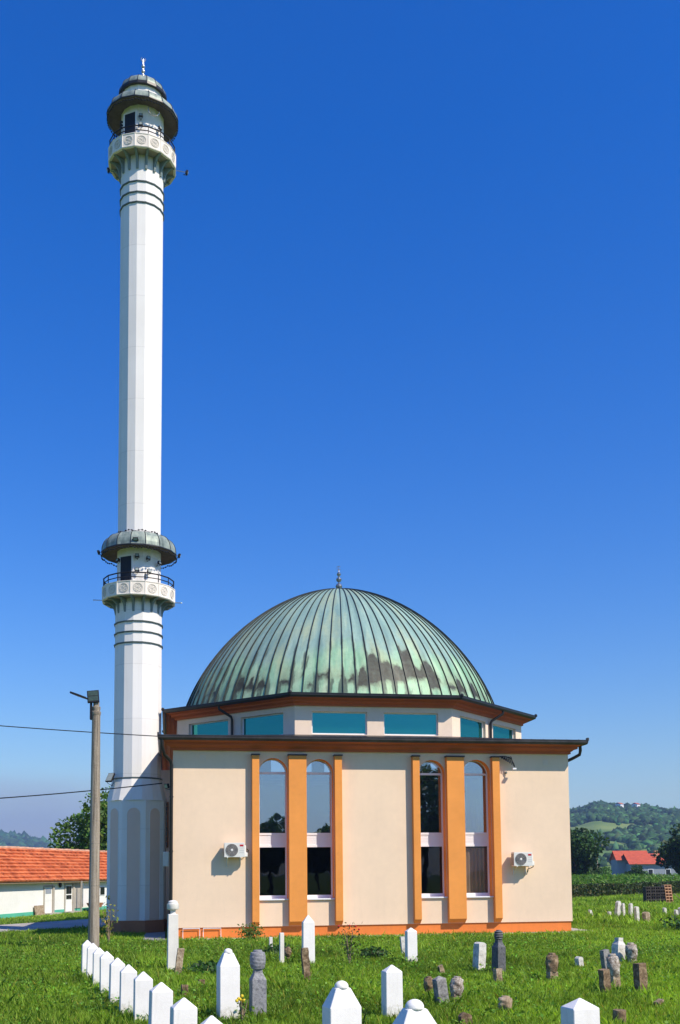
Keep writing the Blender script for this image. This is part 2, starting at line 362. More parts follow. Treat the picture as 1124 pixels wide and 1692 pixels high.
def m_leaf(name, trans=.35, rough=.55, spec=.3):
    t = NT(name); a = t.node('ShaderNodeVertexColor'); a.layer_name = 'tint'
    t.color(a.outputs[0]); t.set(rough, 0, spec)
    tr = t.node('ShaderNodeBsdfTranslucent'); c = t.mix(1.0, a.outputs[0], (1.25, 1.3, .55), 'MULTIPLY'); t.link(c, tr.inputs[0])
    x = t.node('ShaderNodeMixShader'); x.inputs[0].default_value = trans
    t.link(t.b.outputs[0], x.inputs[1]); t.link(tr.outputs[0], x.inputs[2]); t.link(x.outputs[0], t.out.inputs[0]); return t.m
M['leaf'] = m_leaf('foliage', .3); M['grass'] = m_leaf('grass_blades', .4, .5, .25)
M['wood_far'] = m_leaf('far_foliage', 0.0, .9, .05)

def m_ground():
    t = NT('meadow_soil'); v = t.coord(); n = t.noise(v, .35, 5); n2 = t.noise(v, 3.5, 5, .65); f = t.math('ADD', t.math('MULTIPLY', n, .5), t.math('MULTIPLY', n2, .5))
    t.color(t.ramp(f, [(.35, (.06, .10, .016)), (.5, (.10, .17, .022)), (.66, (.15, .22, .035))])); t.set(.95, 0, .1); t.bump(n2, .5, .06); return t.m
M['ground'] = m_ground()
def m_hill():
    t = NT('hill_meadow'); v = t.coord(); n = t.noise(v, .0045, 4, .5); n2 = t.noise(t.mapping(v, (.012, .012, .09)), 1.0, 3); f = t.math('ADD', t.math('MULTIPLY', n, .55), t.math('MULTIPLY', n2, .45))
    t.color(t.ramp(f, [(.38, (.06, .11, .03)), (.48, (.11, .19, .045)), (.56, (.20, .26, .07)), (.66, (.09, .16, .04))])); t.set(.95, 0, .1); return t.m
M['hill'] = m_hill()
def m_rooftile():
    t = NT('orange_roof_tiles'); v = t.coord(); s = t.node('ShaderNodeSeparateXYZ'); t.link(v, s.inputs[0])
    br = t.node('ShaderNodeTexWhiteNoise', noise_dimensions='2D'); cb = t.node('ShaderNodeCombineXYZ')
    t.link(t.math('FLOOR', t.math('MULTIPLY', s.outputs[0], 4.6)), cb.inputs[0]); t.link(t.math('FLOOR', t.math('MULTIPLY', s.outputs[1], 3.0)), cb.inputs[1]); t.link(cb.outputs[0], br.inputs['Vector'])
    n = t.noise(v, 1.3, 5); f = t.math('ADD', t.math('MULTIPLY', br.outputs[0], .5), t.math('MULTIPLY', n, .5))
    t.color(t.ramp(f, [(.25, (.36, .085, .03)), (.5, (.56, .14, .045)), (.75, (.67, .21, .075))])); t.set(.8, 0, .25)
    wv = t.math('SINE', t.math('MULTIPLY', s.outputs[0], 2*PI*4.6)); t.bump(wv, .35, .02); return t.m
M['rooftile'] = m_rooftile()
def m_pole():
    t = NT('streaked_concrete_pole'); v = t.coord(); n = t.noise(t.mapping(v, (14, 14, .5)), 1.0, 6, .65); n2 = t.noise(v, 26, 3)
    f = t.math('ADD', t.math('MULTIPLY', n, .8), t.math('MULTIPLY', n2, .2))
    t.color(t.ramp(f, [(.34, (.10, .08, .06)), (.5, (.30, .25, .19)), (.64, (.44, .38, .30))])); t.set(.9, 0, .2); t.bump(f, .5, .02); return t.m
M['pole'] = m_pole()

# ------------------------------------------------------------------ terrain
CX, CY = -0.19, -38.3
def smooth(a, b, x):
    t = np.clip((x-a)/(b-a), 0, 1); return t*t*(3-2*t)
def vnoise(x, y, s, seed=0):
    x = np.asarray(x)*s + seed*17.31; y = np.asarray(y)*s - seed*9.17
    xi = np.floor(x).astype(np.int64); yi = np.floor(y).astype(np.int64); fx = x-xi; fy = y-yi; fx = fx*fx*(3-2*fx); fy = fy*fy*(3-2*fy)
    def h(a, b):
        q = (a*374761393 + b*668265263 + seed*1442695) & 0x7fffffff; q = ((q ^ (q >> 13))*1274126177) & 0x7fffffff
        return ((q ^ (q >> 16)) & 0xffff)/65535.0
    return (h(xi,yi)*(1-fx)+h(xi+1,yi)*fx)*(1-fy) + (h(xi,yi+1)*(1-fx)+h(xi+1,yi+1)*fx)*fy
def hill_h(az, r):   # az in degrees, r in metres from the churchyard
    x = r*np.sin(np.radians(az)); y = r*np.cos(np.radians(az))
    crest_r = 61 + 4*np.exp(-((az-23.9)/1.5)**2) + 5*vnoise(az, az*0, .33, 3) + 5*vnoise(az, az*0, 1.3, 5) - .8*np.abs(az-24)
    near = crest_r*smooth(430, 1250, r)*(1-.45*smooth(1350, 2300, r))*smooth(8, 16, az)*(1-smooth(60, 80, az))
    near = near*(1 + .10*(vnoise(x, y, .0065, 9)-.5)*2*smooth(450, 700, r))
    crest_l = 38*np.exp(-((az+9.6)/2.9)**4*.5) + 46 + 6*vnoise(az, az*0, .8, 8)
    far = crest_l*smooth(1400, 2600, r)*(1-smooth(8, 16, az))
    return np.maximum(near, far) + 0*r
def make_terrain():
    az = np.arange(-75, 90.01, .35); rr = np.concatenate([np.arange(400, 1500, 22), np.arange(1500, 3400, 60)])
    A, Q = np.meshgrid(az, rr, indexing='ij'); Z = hill_h(A, Q) - 1.5*(Q < 460)-.3
    X = CX + Q*np.sin(np.radians(A)); Y = CY + Q*np.cos(np.radians(A))
    V = np.stack([X, Y, Z], -1).reshape(-1, 3); n, m = A.shape
    i = (np.arange(n-1)[:, None]*m + np.arange(m-1)[None]).ravel(); F = np.stack([i, i+1, i+m+1, i+m], -1)[:, ::-1]
    o = npmesh('hills', V, F, M['hill'], smooth=True); tag(o, kind='structure')
make_terrain()
g = MB(); g.add([(-3600,-3600,0),(3600,-3600,0),(3600,3600,0),(-3600,3600,0)], [(0,1,2,3)]); tag(g.build('ground', M['ground']), kind='structure')

# ------------------------------------------------------------------ mosque
LX, LY = 15.38, 15.9
mq = thing('mosque', 'beige and orange mosque with an octagonal drum and green copper dome', 'mosque', (0, 0, 0))
WINS = [(3.17, 4.25), (4.95, 5.99), (9.31, 10.35), (11.07, 12.17)]
ZS, ZARC, ZT, ZP = 1.44, 6.16, 7.05, .43
def arch_pts(x0, x1, zs, n=18, rr=None):
    c = (x0+x1)/2; r = (x1-x0)/2; return [(c - r*math.cos(PI*i/n), zs + r*math.sin(PI*i/n)) for i in range(n+1)]
wl = MB(); xs = 0.0
def wq(x0, x1, z0, z1): wl.add([(x0,0,z0),(x1,0,z0),(x1,0,z1),(x0,0,z1)], [(0,1,2,3)])
for x0, x1 in WINS:
    wq(xs, x0, ZP, ZT); wq(x0, x1, ZP, ZS); ap = arch_pts(x0, x1, ZARC)
    for (xa, za), (xb, zb) in zip(ap, ap[1:]): wl.add([(xa,0,za),(xb,0,zb),(xb,0,ZT),(xa,0,ZT)], [(0,1,2,3)])
    xs = x1
wq(xs, LX, ZP, ZT)
wl.add([(0,0,ZP),(0,0,ZT),(0,LY,ZT),(0,LY,ZP)], [(0,1,2,3)]); wl.add([(LX,0,ZP),(LX,LY,ZP),(LX,LY,ZT),(LX,0,ZT)], [(0,1,2,3)])
wl.add([(0,LY,ZP),(LX,LY,ZP),(LX,LY,ZT),(0,LY,ZT)], [(3,2,1,0)]); wl.add([(0,0,ZP),(LX,0,ZP),(LX,.05,ZP),(0,.05,ZP)], [(3,2,1,0)])
wl.add([(0,.05,ZP),(.05,.05,ZP),(.05,LY,ZP),(0,LY,ZP)], [(3,2,1,0)]); wl.add([(LX-.05,.05,ZP),(LX,.05,ZP),(LX,LY,ZP),(LX-.05,LY,ZP)], [(3,2,1,0)])
wl.build('wall', M['beige'], mq)
pl = MB(); pl.box(.045, LX-.045, .045, LY-.045, -.4, ZP+.002); pl.build('plinth', M['orange_plinth'], mq)
fl = MB(); fl.box(.1, LX-.1, .9, LY-.1, ZP+.004, ZP+.03); fl.build('floor', M['wood'], mq)
# windows
DEP = .40
for k, (x0, x1) in enumerate(WINS):
    rv = MB(); ap = arch_pts(x0, x1, ZARC); path = [(x0, ZS)] + ap + [(x1, ZS)]
    for (xa, za), (xb, zb) in zip(path, path[1:]):
        rv.add([(xa,.001,za),(xb,.001,zb),(xb,DEP+.1,zb),(xa,DEP+.1,za)], [(0,1,2,3)])
        o1 = Vector((xa-(x0+x1)/2, max(0, za-ZARC))); o2 = Vector((xb-(x0+x1)/2, max(0, zb-ZARC)))
    rv.build('window_reveal', M['orange'], mq)
    wn = MB()
    Y0, Y1 = DEP-.035, DEP+.045; fwd = .055
    # lower sash frame, middle panel, upper sash frame, transom, arch frame
    wn.box(x0, x0+fwd, Y0, Y1, ZS, ZARC); wn.box(x1-fwd, x1, Y0, Y1, ZS, ZARC)
    wn.box(x0+fwd, x1-fwd, Y0, Y1, ZS, ZS+.12); wn.box(x0+fwd, x1-fwd, Y0, Y1, 3.36, 3.44); wn.box(x0+fwd, x1-fwd, Y0, Y1, 3.82, 3.90)
    wn.box(x0+fwd, x1-fwd, Y0, Y1, 6.13, 6.21)
    c = (x0+x1)/2; r1 = (x1-x0)/2; r0 = r1-.03; n = 18
    for i in range(n):
        a, b = PI*i/n, PI*(i+1)/n; P = lambda r, t, y: (c-r*math.cos(t), y, ZARC+r*math.sin(t))
        wn.add([P(r0,a,Y0),P(r0,b,Y0),P(r1,b,Y0),P(r1,a,Y0),P(r0,a,Y1),P(r0,b,Y1)], [(0,3,2,1),(0,1,5,4)])
    wf = wn.build('window', M['pvc'], mq)
    pb = MB(); pb.box(x0+fwd, x1-fwd, DEP-.012, DEP+.03, 3.44, 3.82)
    for j in range(1, 6): pb.box(x0+fwd, x1-fwd, DEP-.017, DEP-.012, 3.44+.0633*j-.003, 3.44+.0633*j+.003)
    pb.build('panel', M['pvc'], wf)
    gl = MB(); gl.box(x0+fwd, x1-fwd, DEP+.005, DEP+.015, ZS+.12, 3.36); gl.build('lower_pane', M['glass_clear' if k == 3 else 'glass_low'], wf)
    gl = MB(); gl.box(x0+fwd, x1-fwd, DEP+.004, DEP+.014, 3.90, 6.13)
    gl.build('upper_pane', M['glass_up'], wf)
    gl = MB(); pts = [(c - r0*math.cos(PI*i/n), ZARC + r0*math.sin(PI*i/n)) for i in range(n+1)]; pts = [p for p in pts if p[1] > 6.215]; pts = [(pts[0][0]-.004, 6.21)] + pts + [(pts[-1][0]+.004, 6.21)]
    gl.add([(x, DEP+.007, z) for x, z in pts[::-1]], [tuple(range(len(pts)))[::-1]]); gl.build('arch_pane', M['glass_up'], wf)
    si = MB(); si.box(x0-.02 if k in (0, 2) else x0-.03, x1+.02, -.075, DEP-.036, ZS-.055, ZS); si.build('sill', M['pvc'], wf, bevel=.008)
    if k == 3:
        cu = MB()
        for j in range(14): cu.add([(x0+j*.08, .50+.03*(j%2), .6), (x0+(j+1)*.08, .50+.03*((j+1)%2), .6), (x0+(j+1)*.08, .50+.03*((j+1)%2), 3.3), (x0+j*.08, .50+.03*(j%2), 3.3)], [(0,1,2,3)])
        cu.build('curtain', M['curtain'], wf)
        bl = MB()
        for bx, h in ((.08, 4.95), (.24, 5.1), (.47, 4.9), (.69, 5.2), (.83, 5.0)):
            bl.prism([(x0+bx, .6), (x0+bx+.09, .6), (x0+bx+.10, .62), (x0+bx, .62)], 3.5, h)
        bl.build('blind', M['blind'], wf)
# pilasters with tapered feet and metal caps
PILS = [(2.9, 3.165), (4.27, 4.94), (6.01, 6.29), (9.03, 9.3), (10.37, 11.06), (12.19, 12.48)]
for x0, x1 in PILS:
    p = MB(); P = .24
    p.add([(x0,-P,.60),(x1,-P,.60),(x1,-P,6.78),(x0,-P,6.78),(x0,-.002,.44),(x1,-.002,.44),(x1,-.002,6.78),(x0,-.002,6.78)],
          [(0,1,2,3),(0,3,7,4),(1,5,6,2),(0,4,5,1),(3,2,6,7)])
    po = p.build('pilaster', M['orange'], mq, bevel=.006)
    c = MB(); c.box(x0-.03, x1+.03, -P-.03, -.003, 6.782, 6.835); c.build('cap', M['gutter_lip'], po, bevel=.008)
# eaves cornice, gutter, low roof
RECT = [(0,0),(LX,0),(LX,LY),(0,LY)]; WT = [1.0, .78, 1.0, .78]
cn = MB(); cn.ring_sweep(RECT, [(.002,6.96),(.10,6.96),(.10,7.05),(.15,7.055),(.19,7.09),(.27,7.13),(.35,7.135),(.35,7.22),(.40,7.225),(.46,7.26),(.56,7.275),(.56,7.34)], WT); cn.build('cornice', M['cornice'], mq)
gu = MB(); gu.ring_sweep(RECT, [(.565,7.36),(.57,7.285),(.63,7.262),(.69,7.285),(.72,7.345),(.722,7.43),(.705,7.43),(.69,7.40),(.60,7.392)], WT)
gu.ring_sweep(RECT, [(.70,7.425),(.715,7.452),(.735,7.44),(.735,7.425),(.70,7.425)], WT)
for i in range(34):
    xx = -.3 + i*.48
    gu.box(xx, xx+.018, -.735, -.55, 7.425, 7.46)
for cx_, cy_, sx in ((-.55, -.70, 1), (LX+.55, -.70, -1)):
    gu.prism([(cx_-.03, cy_-.05), (cx_+.03, cy_-.05), (cx_+.03, cy_+.12), (cx_-.03, cy_+.12)], 7.41, 7.53)
gu.build('gutter', [M['gutter_lip']], mq)
DC = (7.69, 7.9)
def octo(ap): 
    r = ap/math.cos(PI/8); return [(DC[0]+r*math.cos(-5*PI/8+i*PI/4), DC[1]+r*math.sin(-5*PI/8+i*PI/4)) for i in range(8)]
AW = 7.5
rf = MB(); ow = octo(AW)
er = offset_poly(RECT, .66, WT); zr = 7.41; zo = 7.66
ring = [(x, y, zo) for x, y in ow]; E = [(x, y, zr) for x, y in er]
vs = E + ring   # E: 0..3 corners; ring 4..11 starting at front-left
rf.add(vs, [(0,1,5,4),(1,6,5),(1,2,7,6),(2,8,7),(2,3,9,8),(3,10,9),(3,0,11,10),(0,4,11)])
rf.build('lower_roof', M['darkmetal'], mq)
# drum walls with two windows a side
dr = MB(); dz0, dz1, wz0, wz1 = 7.60, 8.95, 7.69, 8.57
WOFF = [(.655, 2.82), (3.48, 5.65)]; RD = .17
dwin = []
for i in range(8):
    a = Vector(ow[i]); b = Vector(ow[(i+1)%8]); d = (b-a).normalized(); L = (b-a).length; nrm = Vector((d.y, -d.x))
    pt = lambda u, z, off=0.0: ((a+d*u-nrm*off).x, (a+d*u-nrm*off).y, z)
    def q(u0, u1, z0, z1, o0=0.0, o1=0.0): dr.add([pt(u0,z0,o0),pt(u1,z0,o1),pt(u1,z1,o1),pt(u0,z1,o0)], [(0,1,2,3)])
    q(0, L, dz0, wz0); q(0, L, wz1, dz1); us = 0
    for u0, u1 in WOFF:
        q(us, u0, wz0, wz1); us = u1
        q(u0, u0, wz0, wz1, 0, RD) ; q(u1, u1, wz0, wz1, RD, 0)
        dr.add([pt(u0,wz1),pt(u1,wz1),pt(u1,wz1,RD),pt(u0,wz1,RD)], [(0,1,2,3)])
        dr.add([pt(u0,wz0),pt(u1,wz0),pt(u1,wz0,RD),pt(u0,wz0,RD)], [(3,2,1,0)])
        if i in (0, 1, 7, 2, 6): dwin.append((pt(u0, wz0, RD), d, nrm, u1-u0))
    q(us, L, wz0, wz1)
dr.build('drum_wall', M['beige_drum'], mq)
for p0, d, nrm, wd in dwin:
    rot = Matrix(((d.x, -nrm.x, 0, p0[0]), (d.y, -nrm.y, 0, p0[1]), (0, 0, 1, p0[2]), (0, 0, 0, 1))); H = wz1-wz0
    f = MB(); f.box(0, .045, -.04, .03, 0, H, 0, rot); f.box(wd-.045, wd, -.04, .03, 0, H, 0, rot); f.box(.045, wd-.045, -.04, .03, H-.04, H, 0, rot); f.box(.045, wd-.045, -.07, .03, 0, .05, 0, rot)
    fo = f.build('drum_window', M['pvc'], mq)
    gl = MB(); gl.box(.045, wd-.045, -.012, .0, .05, H-.04, 0, rot); gl.build('pane', M['glass_drum'], fo)
cn = MB(); OW = ow
cn.ring_sweep(OW, [(.002,8.78),(.09,8.78),(.09,8.87),(.13,8.875),(.17,8.90),(.26,8.92),(.26,9.00),(.31,9.005),(.36,9.03),(.46,9.04),(.46,9.09)]); cn.build('drum_cornice', M['cornice'], mq)
gu = MB(); gu.ring_sweep(OW, [(.465,9.12),(.47,9.05),(.53,9.03),(.58,9.05),(.61,9.10),(.612,9.18),(.595,9.18),(.58,9.15),(.48,9.15)])
gu.ring_sweep(OW, [(.59,9.175),(.605,9.20),(.625,9.19),(.625,9.175),(.59,9.175)])
for vx, vy in offset_poly(OW, .60): gu.ball((vx, vy, 9.20), .075, 8, 5)
gu.build('drum_gutter', M['darkmetal'], mq)
dr2 = MB(); o2 = offset_poly(OW, .56); o3 = octo(7.2)
dr2.add([(x,y,9.165) for x,y in o2]+[(x,y,9.33) for x,y in o3], [(i,(i+1)%8,8+(i+1)%8,8+i) for i in range(8)] + [tuple(range(8,16))]); dr2.build('drum_roof', M['darkmetal'], mq)
# dome: object origin at its centre so the patina follows its own angle
DOC = (7.635, 8.05, 7.765); NS = 84
dm = MB(); prof = []
for j in range(41):
    p = R(11.0 + 79*j/40); prof.append((max(.05, 7.451*math.cos(p)**1.14), 7.663*math.sin(p)**1.129))
prof = [(prof[0][0]+.10, prof[0][1]-.12), (prof[0][0]+.02, prof[0][1]-.03)] + prof
dm.lathe(prof, NS, (0,0), 0, 0, cap=False)
for i in range(NS):      # standing seams
    a = 2*PI*i/NS; ca, sa = math.cos(a), math.sin(a); tx, ty = -sa, ca
    vs = []; fs = []; keep = prof if i % 2 == 0 else prof[:-6]
    for (r, z) in keep:
        hw = .012; hgt = .05
        for (o, s) in ((0, -1), (hgt, -1), (hgt, 1), (0, 1)):
            rr = r+o*.8; vs.append((rr*ca+s*hw*tx, rr*sa+s*hw*ty, z+o*.45))
    for j in range(len(keep)-1):
        for k in range(3): fs.append((j*4+k, j*4+k+1, (j+1)*4+k+1, (j+1)*4+k))
    dm.add(vs, fs, 1)
M['seam'] = paint('dark_copper_seam', (.045, .05, .042), .3, 2, .5, .1, 20, metal=.3)
dome = dm.build('dome', [M['copper'], M['seam']], mq, loc=DOC)
fi = MB(); z0 = 7.60
fi.lathe([(.10,z0),(.07,z0+.10),(.045,z0+.16),(.13,z0+.24),(.16,z0+.33),(.12,z0+.42),(.04,z0+.48),(.04,z0+.52),(.11,z0+.58),(.13,z0+.65),(.10,z0+.72),(.035,z0+.77),(.035,z0+.80),(.08,z0+.85),(.10,z0+.91),(.07,z0+.97),(.025,z0+1.02),(.02,z0+1.10),(.012,z0+1.28)], 14)
for i in range(14):
    a0, a1 = R(-60+300*i/14), R(-60+300*(i+1)/14); fi.tube([(.09*math.sin(a0+PI), 0, z0+1.20-.09*math.cos(a0)), (.09*math.sin(a1+PI), 0, z0+1.20-.09*math.cos(a1))], .012, 5)
fi.build('finial', M['gold'], dome, smooth=True)
# downpipes
dp = MB(); dp.tube([(-.40,-.62,7.28),(-.40,-.60,7.05),(-.32,-.45,6.75),(-.10,-.14,6.55),(-.055,-.08,6.4),(-.055,-.08,.05)], .062, 10)
for z in (1.2, 3.2, 5.2): dp.lathe([(.075,z),(.075,z+.05)], 10, (-.055,-.08))
dp.build('downpipe', M['darkmetal'], mq, smooth=True)
dp = MB(); dp.tube([(15.75,-.35,7.28),(15.78,-.30,7.08),(15.76,-.26,6.92),(15.60,.1,6.80),(15.47,.75,6.70),(15.455,.95,6.6),(15.455,.95,.05)], .062, 10); dp.build('downpipe', M['darkmetal'], mq, smooth=True)
for (a, b) in ((ow[7], ow[0]), (ow[1], ow[2])):
    a = Vector(a); b = Vector(b); d = (b-a).normalized(); n_ = Vector((d.y, -d.x)); mid = (a+b)/2
    P = lambda o, u, z: (*(mid + n_*o + d*u), z)
    dp = MB(); sg = .32 if a.x < 4 else -.32
    dp.tube([P(.52,-sg,9.06),P(.50,-sg,8.92),P(.14,0,8.62),P(.09,0,8.5),P(.09,0,7.68)], .055, 10); dp.build('downpipe', M['darkmetal'], mq, smooth=True)
# small wall fittings that belong to the building
for vx, vz in ((.98, 6.58), (14.32, 6.52)):
    v = MB(); v.box(vx, vx+.22, -.012, 0, vz, vz+.20); v.box(vx+.03, vx+.19, -.018, -.012, vz+.03, vz+.17)
    for j in range(4): v.box(vx+.04, vx+.18, -.024, -.018, vz+.045+.03*j, vz+.057+.03*j)
    v.build('air_vent', M['beige_drum'], mq)
lw = MB(); lw.box(-.50, -.003, 7.3, 14.6, .43, 6.95); lw.build('side_wing', M['beige_drum'], mq)
lw = MB(); lw.box(-.53, -.003, 7.27, 14.6, -.2, .43); lw.build('wing_plinth', M['base_brown'], mq)
lw = MB(); lw.box(-.47, -.15, 7.26, 7.297, 3.55, 5.55); lo = lw.build('side_window', M['base_brown'], mq)
lw = MB(); lw.box(-.43, -.19, 7.245, 7.259, 3.6, 5.5); lw.build('pane', M['darkpane'], lo)
lw = MB(); [lw.box(-.44, -.18, 7.235, 7.244, 3.8+.22*k, 3.83+.22*k) for k in range(8)]; lw.box(-.44, -.42, 7.236, 7.243, 3.6, 5.5); lw.box(-.20, -.18, 7.236, 7.243, 3.6, 5.5); lw.build('grille', M['base_brown'], lo)

# apron and slabs
ap = MB(); ap.box(-.25, LX+.9, -.55, .04, -.2, .035); ap.box(LX-.04, LX+.95, .04, LY, -.2, .035); tag(ap.build('apron', M['concrete'], bevel=.01), kind='structure')
ap = MB(); ap.box(-1.05, -.26, -.85, 4.9, -.2, .06); tag(ap.build('side_path', M['slab'], bevel=.01), kind='structure')

# ------------------------------------------------------------------ minaret
MSC = .9753; MC = (-1.438, 5.1, 2.4*(1-MSC))
mn = thing('minaret', 'tall white minaret with two ringed balconies beside the domed building', 'minaret', MC); mn.scale = (MSC,)*3
def ngon(n, ph): return lambda r: [(r*math.cos(ph+2*PI*i/n), r*math.sin(ph+2*PI*i/n)) for i in range(n)]
PH8 = -PI/2 - PI/8 - R(5); PH16 = -PI/2 - PI/16
bs = MB(); bs.lathe([(1.27,.5),(1.27,5.47)], 8, (0,0), PH8); bo = bs.build('base', M['shaft'], mn, bevel=.01)
bs = MB(); bs.lathe([(1.30,-.3),(1.30,.5)], 8, (0,0), PH8); bs.build('base_plinth', M['base_brown'], mn)
for i in range(8):      # arched panels, with a raised rim
    am = PH8 + PI/8 + i*PI/4; apo = 1.27*math.cos(PI/8)
    rot = Matrix.Translation((apo*math.cos(am), apo*math.sin(am), 0)) @ Matrix.Rotation(am+PI/2, 4, 'Z')
    hw = .275; pts = [(-hw,.52),(hw,.52)] + [(hw*math.cos(PI*k/14), 4.88+hw*math.sin(PI*k/14)) for k in range(15)]
    p = MB(); p.plate(pts, .012, rot @ Matrix.Translation((0, -.004, 0))); po = p.build('arched_panel', M['panel'], bo)
    rim = MB(); rim.tube([(x, -.012, z) for x, z in [pts[1]] + pts[2:] + [pts[0]]], .013, 6, 0, rot); rim.build('rim', M['shaft'], po)
c16 = MB()   # cone from octagon to sixteen-sided shaft
r8 = []
for i in range(16):
    a = PH16 + 2*PI*i/16; rel = ((a-PH8) % (PI/4)) - PI/8; r8.append(1.33*math.cos(PI/8)/math.cos(rel))
vs = [(r8[i]*math.cos(PH16+2*PI*i/16), r8[i]*math.sin(PH16+2*PI*i/16), 5.47) for i in range(16)] + [(1.05*math.cos(PH16+2*PI*i/16), 1.05*math.sin(PH16+2*PI*i/16), 6.38) for i in range(16)]
c16.add(vs, [(i,(i+1)%16,16+(i+1)%16,16+i) for i in range(16)] + [tuple(range(15,-1,-1)), tuple(range(16,32))]); c16.build('cone', M['shaft'], mn)
cr = MB(); cr.lathe([(1.06,6.381),(1.075,6.40),(1.075,6.43),(1.03,6.45)], 16, (0,0), PH16); cr.build('collar', M['ring'], mn)
sh = MB(); sh.lathe([(1.015,6.40),(1.0,13.9)], 16, (0,0), PH16); sh.lathe([(.945,13.9),(.945,16.9)], 16, (0,0), PH16)
sh.lathe([(.925,16.9),(.95,33.7)], 16, (0,0), PH16); sh.lathe([(.95,33.7),(.95,36.9)], 16, (0,0), PH16); sh.lathe([(.93,36.5),(.93,37.34)], 16, (0,0), PH16); sh.build('shaft', M['shaft'], mn)
for z in (12.16, 12.62, 13.07, 31.80, 32.27, 32.77):
    r = 1.005 if z < 20 else .95
    b = MB(); b.lathe([(r-.01,z-.03),(r+.045,z-.02),(r+.055,z+.02),(r-.01,z+.045)], 16, (0,0), PH16); b.build('band', M['ring'], mn)
def moon_ring(mb, r, z, x, n=14, tr=.016, a0=0, a1=360):
    for k in range(n):
        t0, t1 = R(a0+(a1-a0)*k/n), R(a0+(a1-a0)*(k+1)/n); mb.tube([(x+r*math.cos(t0),0,z+r*math.sin(t0)), (x+r*math.cos(t1),0,z+r*math.sin(t1))], tr, 4)
med = MB(); moon_ring(med, .19, 0, 0, 20, .012)
for k in range(6): moon_ring(med, .075, .085*math.sin(PI*k/3), .085*math.cos(PI*k/3), 10, .007)
med_me = None
def balcony(zb, zt, zf, zbr, Rp, Rs, door_t, canopy):
    """zb..zt parapet, zf floor, zbr foot of brackets"""
    global med_me
    par = MB(); par.lathe([(Rp-.10,zb),(Rp,zb),(Rp+.02,zb+.04),(Rp,zb+.06),(Rp,zt-.05),(Rp+.02,zt-.03),(Rp+.02,zt),(Rp-.10,zt),(Rp-.10,zb)], 16, (0,0), PH16, cap=False)
    for i in range(16):
        a = PH16+2*PI*i/16; par.tube([((Rp+.005)*math.cos(a),(Rp+.005)*math.sin(a),zb+.05),((Rp+.005)*math.cos(a),(Rp+.005)*math.sin(a),zt-.04)], .016, 5)
    po = par.build('parapet', M['parapet'], mn, bevel=.004)
    flo = MB(); flo.lathe([(Rs-.05,zb+.02),(Rp-.05,zb+.02),(Rp-.05,zf+.1),(Rs-.05,zf+.1)], 16, (0,0), PH16, cap=False); flo.build('balcony_floor', M['soffit'], mn)
    apo = (Rp+.004)*math.cos(PI/16)
    for i in range(16):
        a = PH16 + PI/16 + 2*PI*i/16
        if med_me is None: o = med.build('medallion', M['relief'], po); med_me = o
        else: o = med_me.copy(); COL.objects.link(o); o.parent = po
        o.location = (apo*math.cos(a), apo*math.sin(a), (zb+zt)/2); o.rotation_euler = (0, 0, a+PI/2)
    rail = MB(); Rr = Rp-.05
    loop = [(Rr*math.cos(PH16+2*PI*i/16), Rr*math.sin(PH16+2*PI*i/16)) for i in range(17)]
    for z, t in ((zt+.36, .028), (zt+.17, .020)):
        for p, q in zip(loop, loop[1:]): rail.tube([(*p, z), (*q, z)], t, 6)
    for p in loop[:-1]: rail.tube([(*p, zt), (*p, zt+.37)], .022, 6)
    rail.build('railing', M['black'], mn)
    r1 = Rp-.06
    poly = [(Rs-.02, zbr), (Rs+.06, zbr-.02), (Rs+.09, zbr+.10)]
    for k in range(0, 7):
        t = PI/2*k/6; poly.append((Rs+.09+(r1-Rs-.09)*(1-math.cos(t)), zbr+.12+(zb-.03-zbr-.12)*math.sin(t)))
    poly += [(r1, zb+.01), (Rs-.02, zb+.01)]
    br0 = None
    for i in range(16):
        a = PH16 + 2*PI*i/16
        if br0 is None:
            b = MB(); b.plate(poly, .10, Matrix.Identity(4)); br0 = b.build('bracket', M['bracket'], mn, bevel=.008); o = br0
        else: o = br0.copy(); COL.objects.link(o); o.parent = mn
        o.rotation_euler = (0, 0, a)
    # doorway box
    ang = -PI/2 - R(32)
    rot = Matrix.Rotation(ang+PI/2, 4, 'Z') @ Matrix.Translation((0, -Rs-.02, 0))
    d = MB(); d.box(-.34,.34,-.03,.3,zf,door_t+.06,0,rot); do = d.build('door_frame', M['shaft'], mn)
    d = MB(); d.box(-.27,.27,-.036,-.031,zf,door_t,0,rot); d.build('door', M['black'], do)
    # canopy: rim to shaft, sixteen curved sheets with ribs
    zr_, zt_, Rc, Rin = canopy
    pf = []
    for k in range(8):
        t = PI/2*k/7; pf.append((Rin+(Rc-Rin)*math.cos(t)**.75 if k < 7 else Rin, zr_+.07+(zt_-zr_-.07)*math.sin(t)))
    cm = MB(); cm.lathe([(Rc-.02,zr_),(Rc+.01,zr_),(Rc+.01,zr_+.07)]+pf, 16, (0,0), PH16, cap=False)
    for i in range(16):
        a = PH16+2*PI*i/16; cm.tube([((r+.005)*math.cos(a),(r+.005)*math.sin(a),z) for r, z in pf], .018, 5, 1)
    cm.lathe([(Rc+.005,zr_-.01),(Rc+.035,zr_),(Rc+.035,zr_+.045),(Rc+.005,zr_+.06)], 16, (0,0), PH16, 1, cap=False)
    co = cm.build('canopy', [M['patina'], M['darkmetal']], mn)
    un = MB(); un.lathe([(Rc-.02,zr_+.005),(Rs-.05,zr_+.10)], 16, (0,0), PH16, cap=False); un.build('canopy_soffit', M['darksoffit'], co)
    return co
co1 = balcony(14.06, 14.66, 14.10, 13.50, 1.56, .945, 15.88, (16.18, 16.92, 1.60, .97))
co2 = balcony(33.98, 34.62, 34.02, 33.35, 1.50, .95, 35.95, (36.25, 36.80, 1.58, .97))
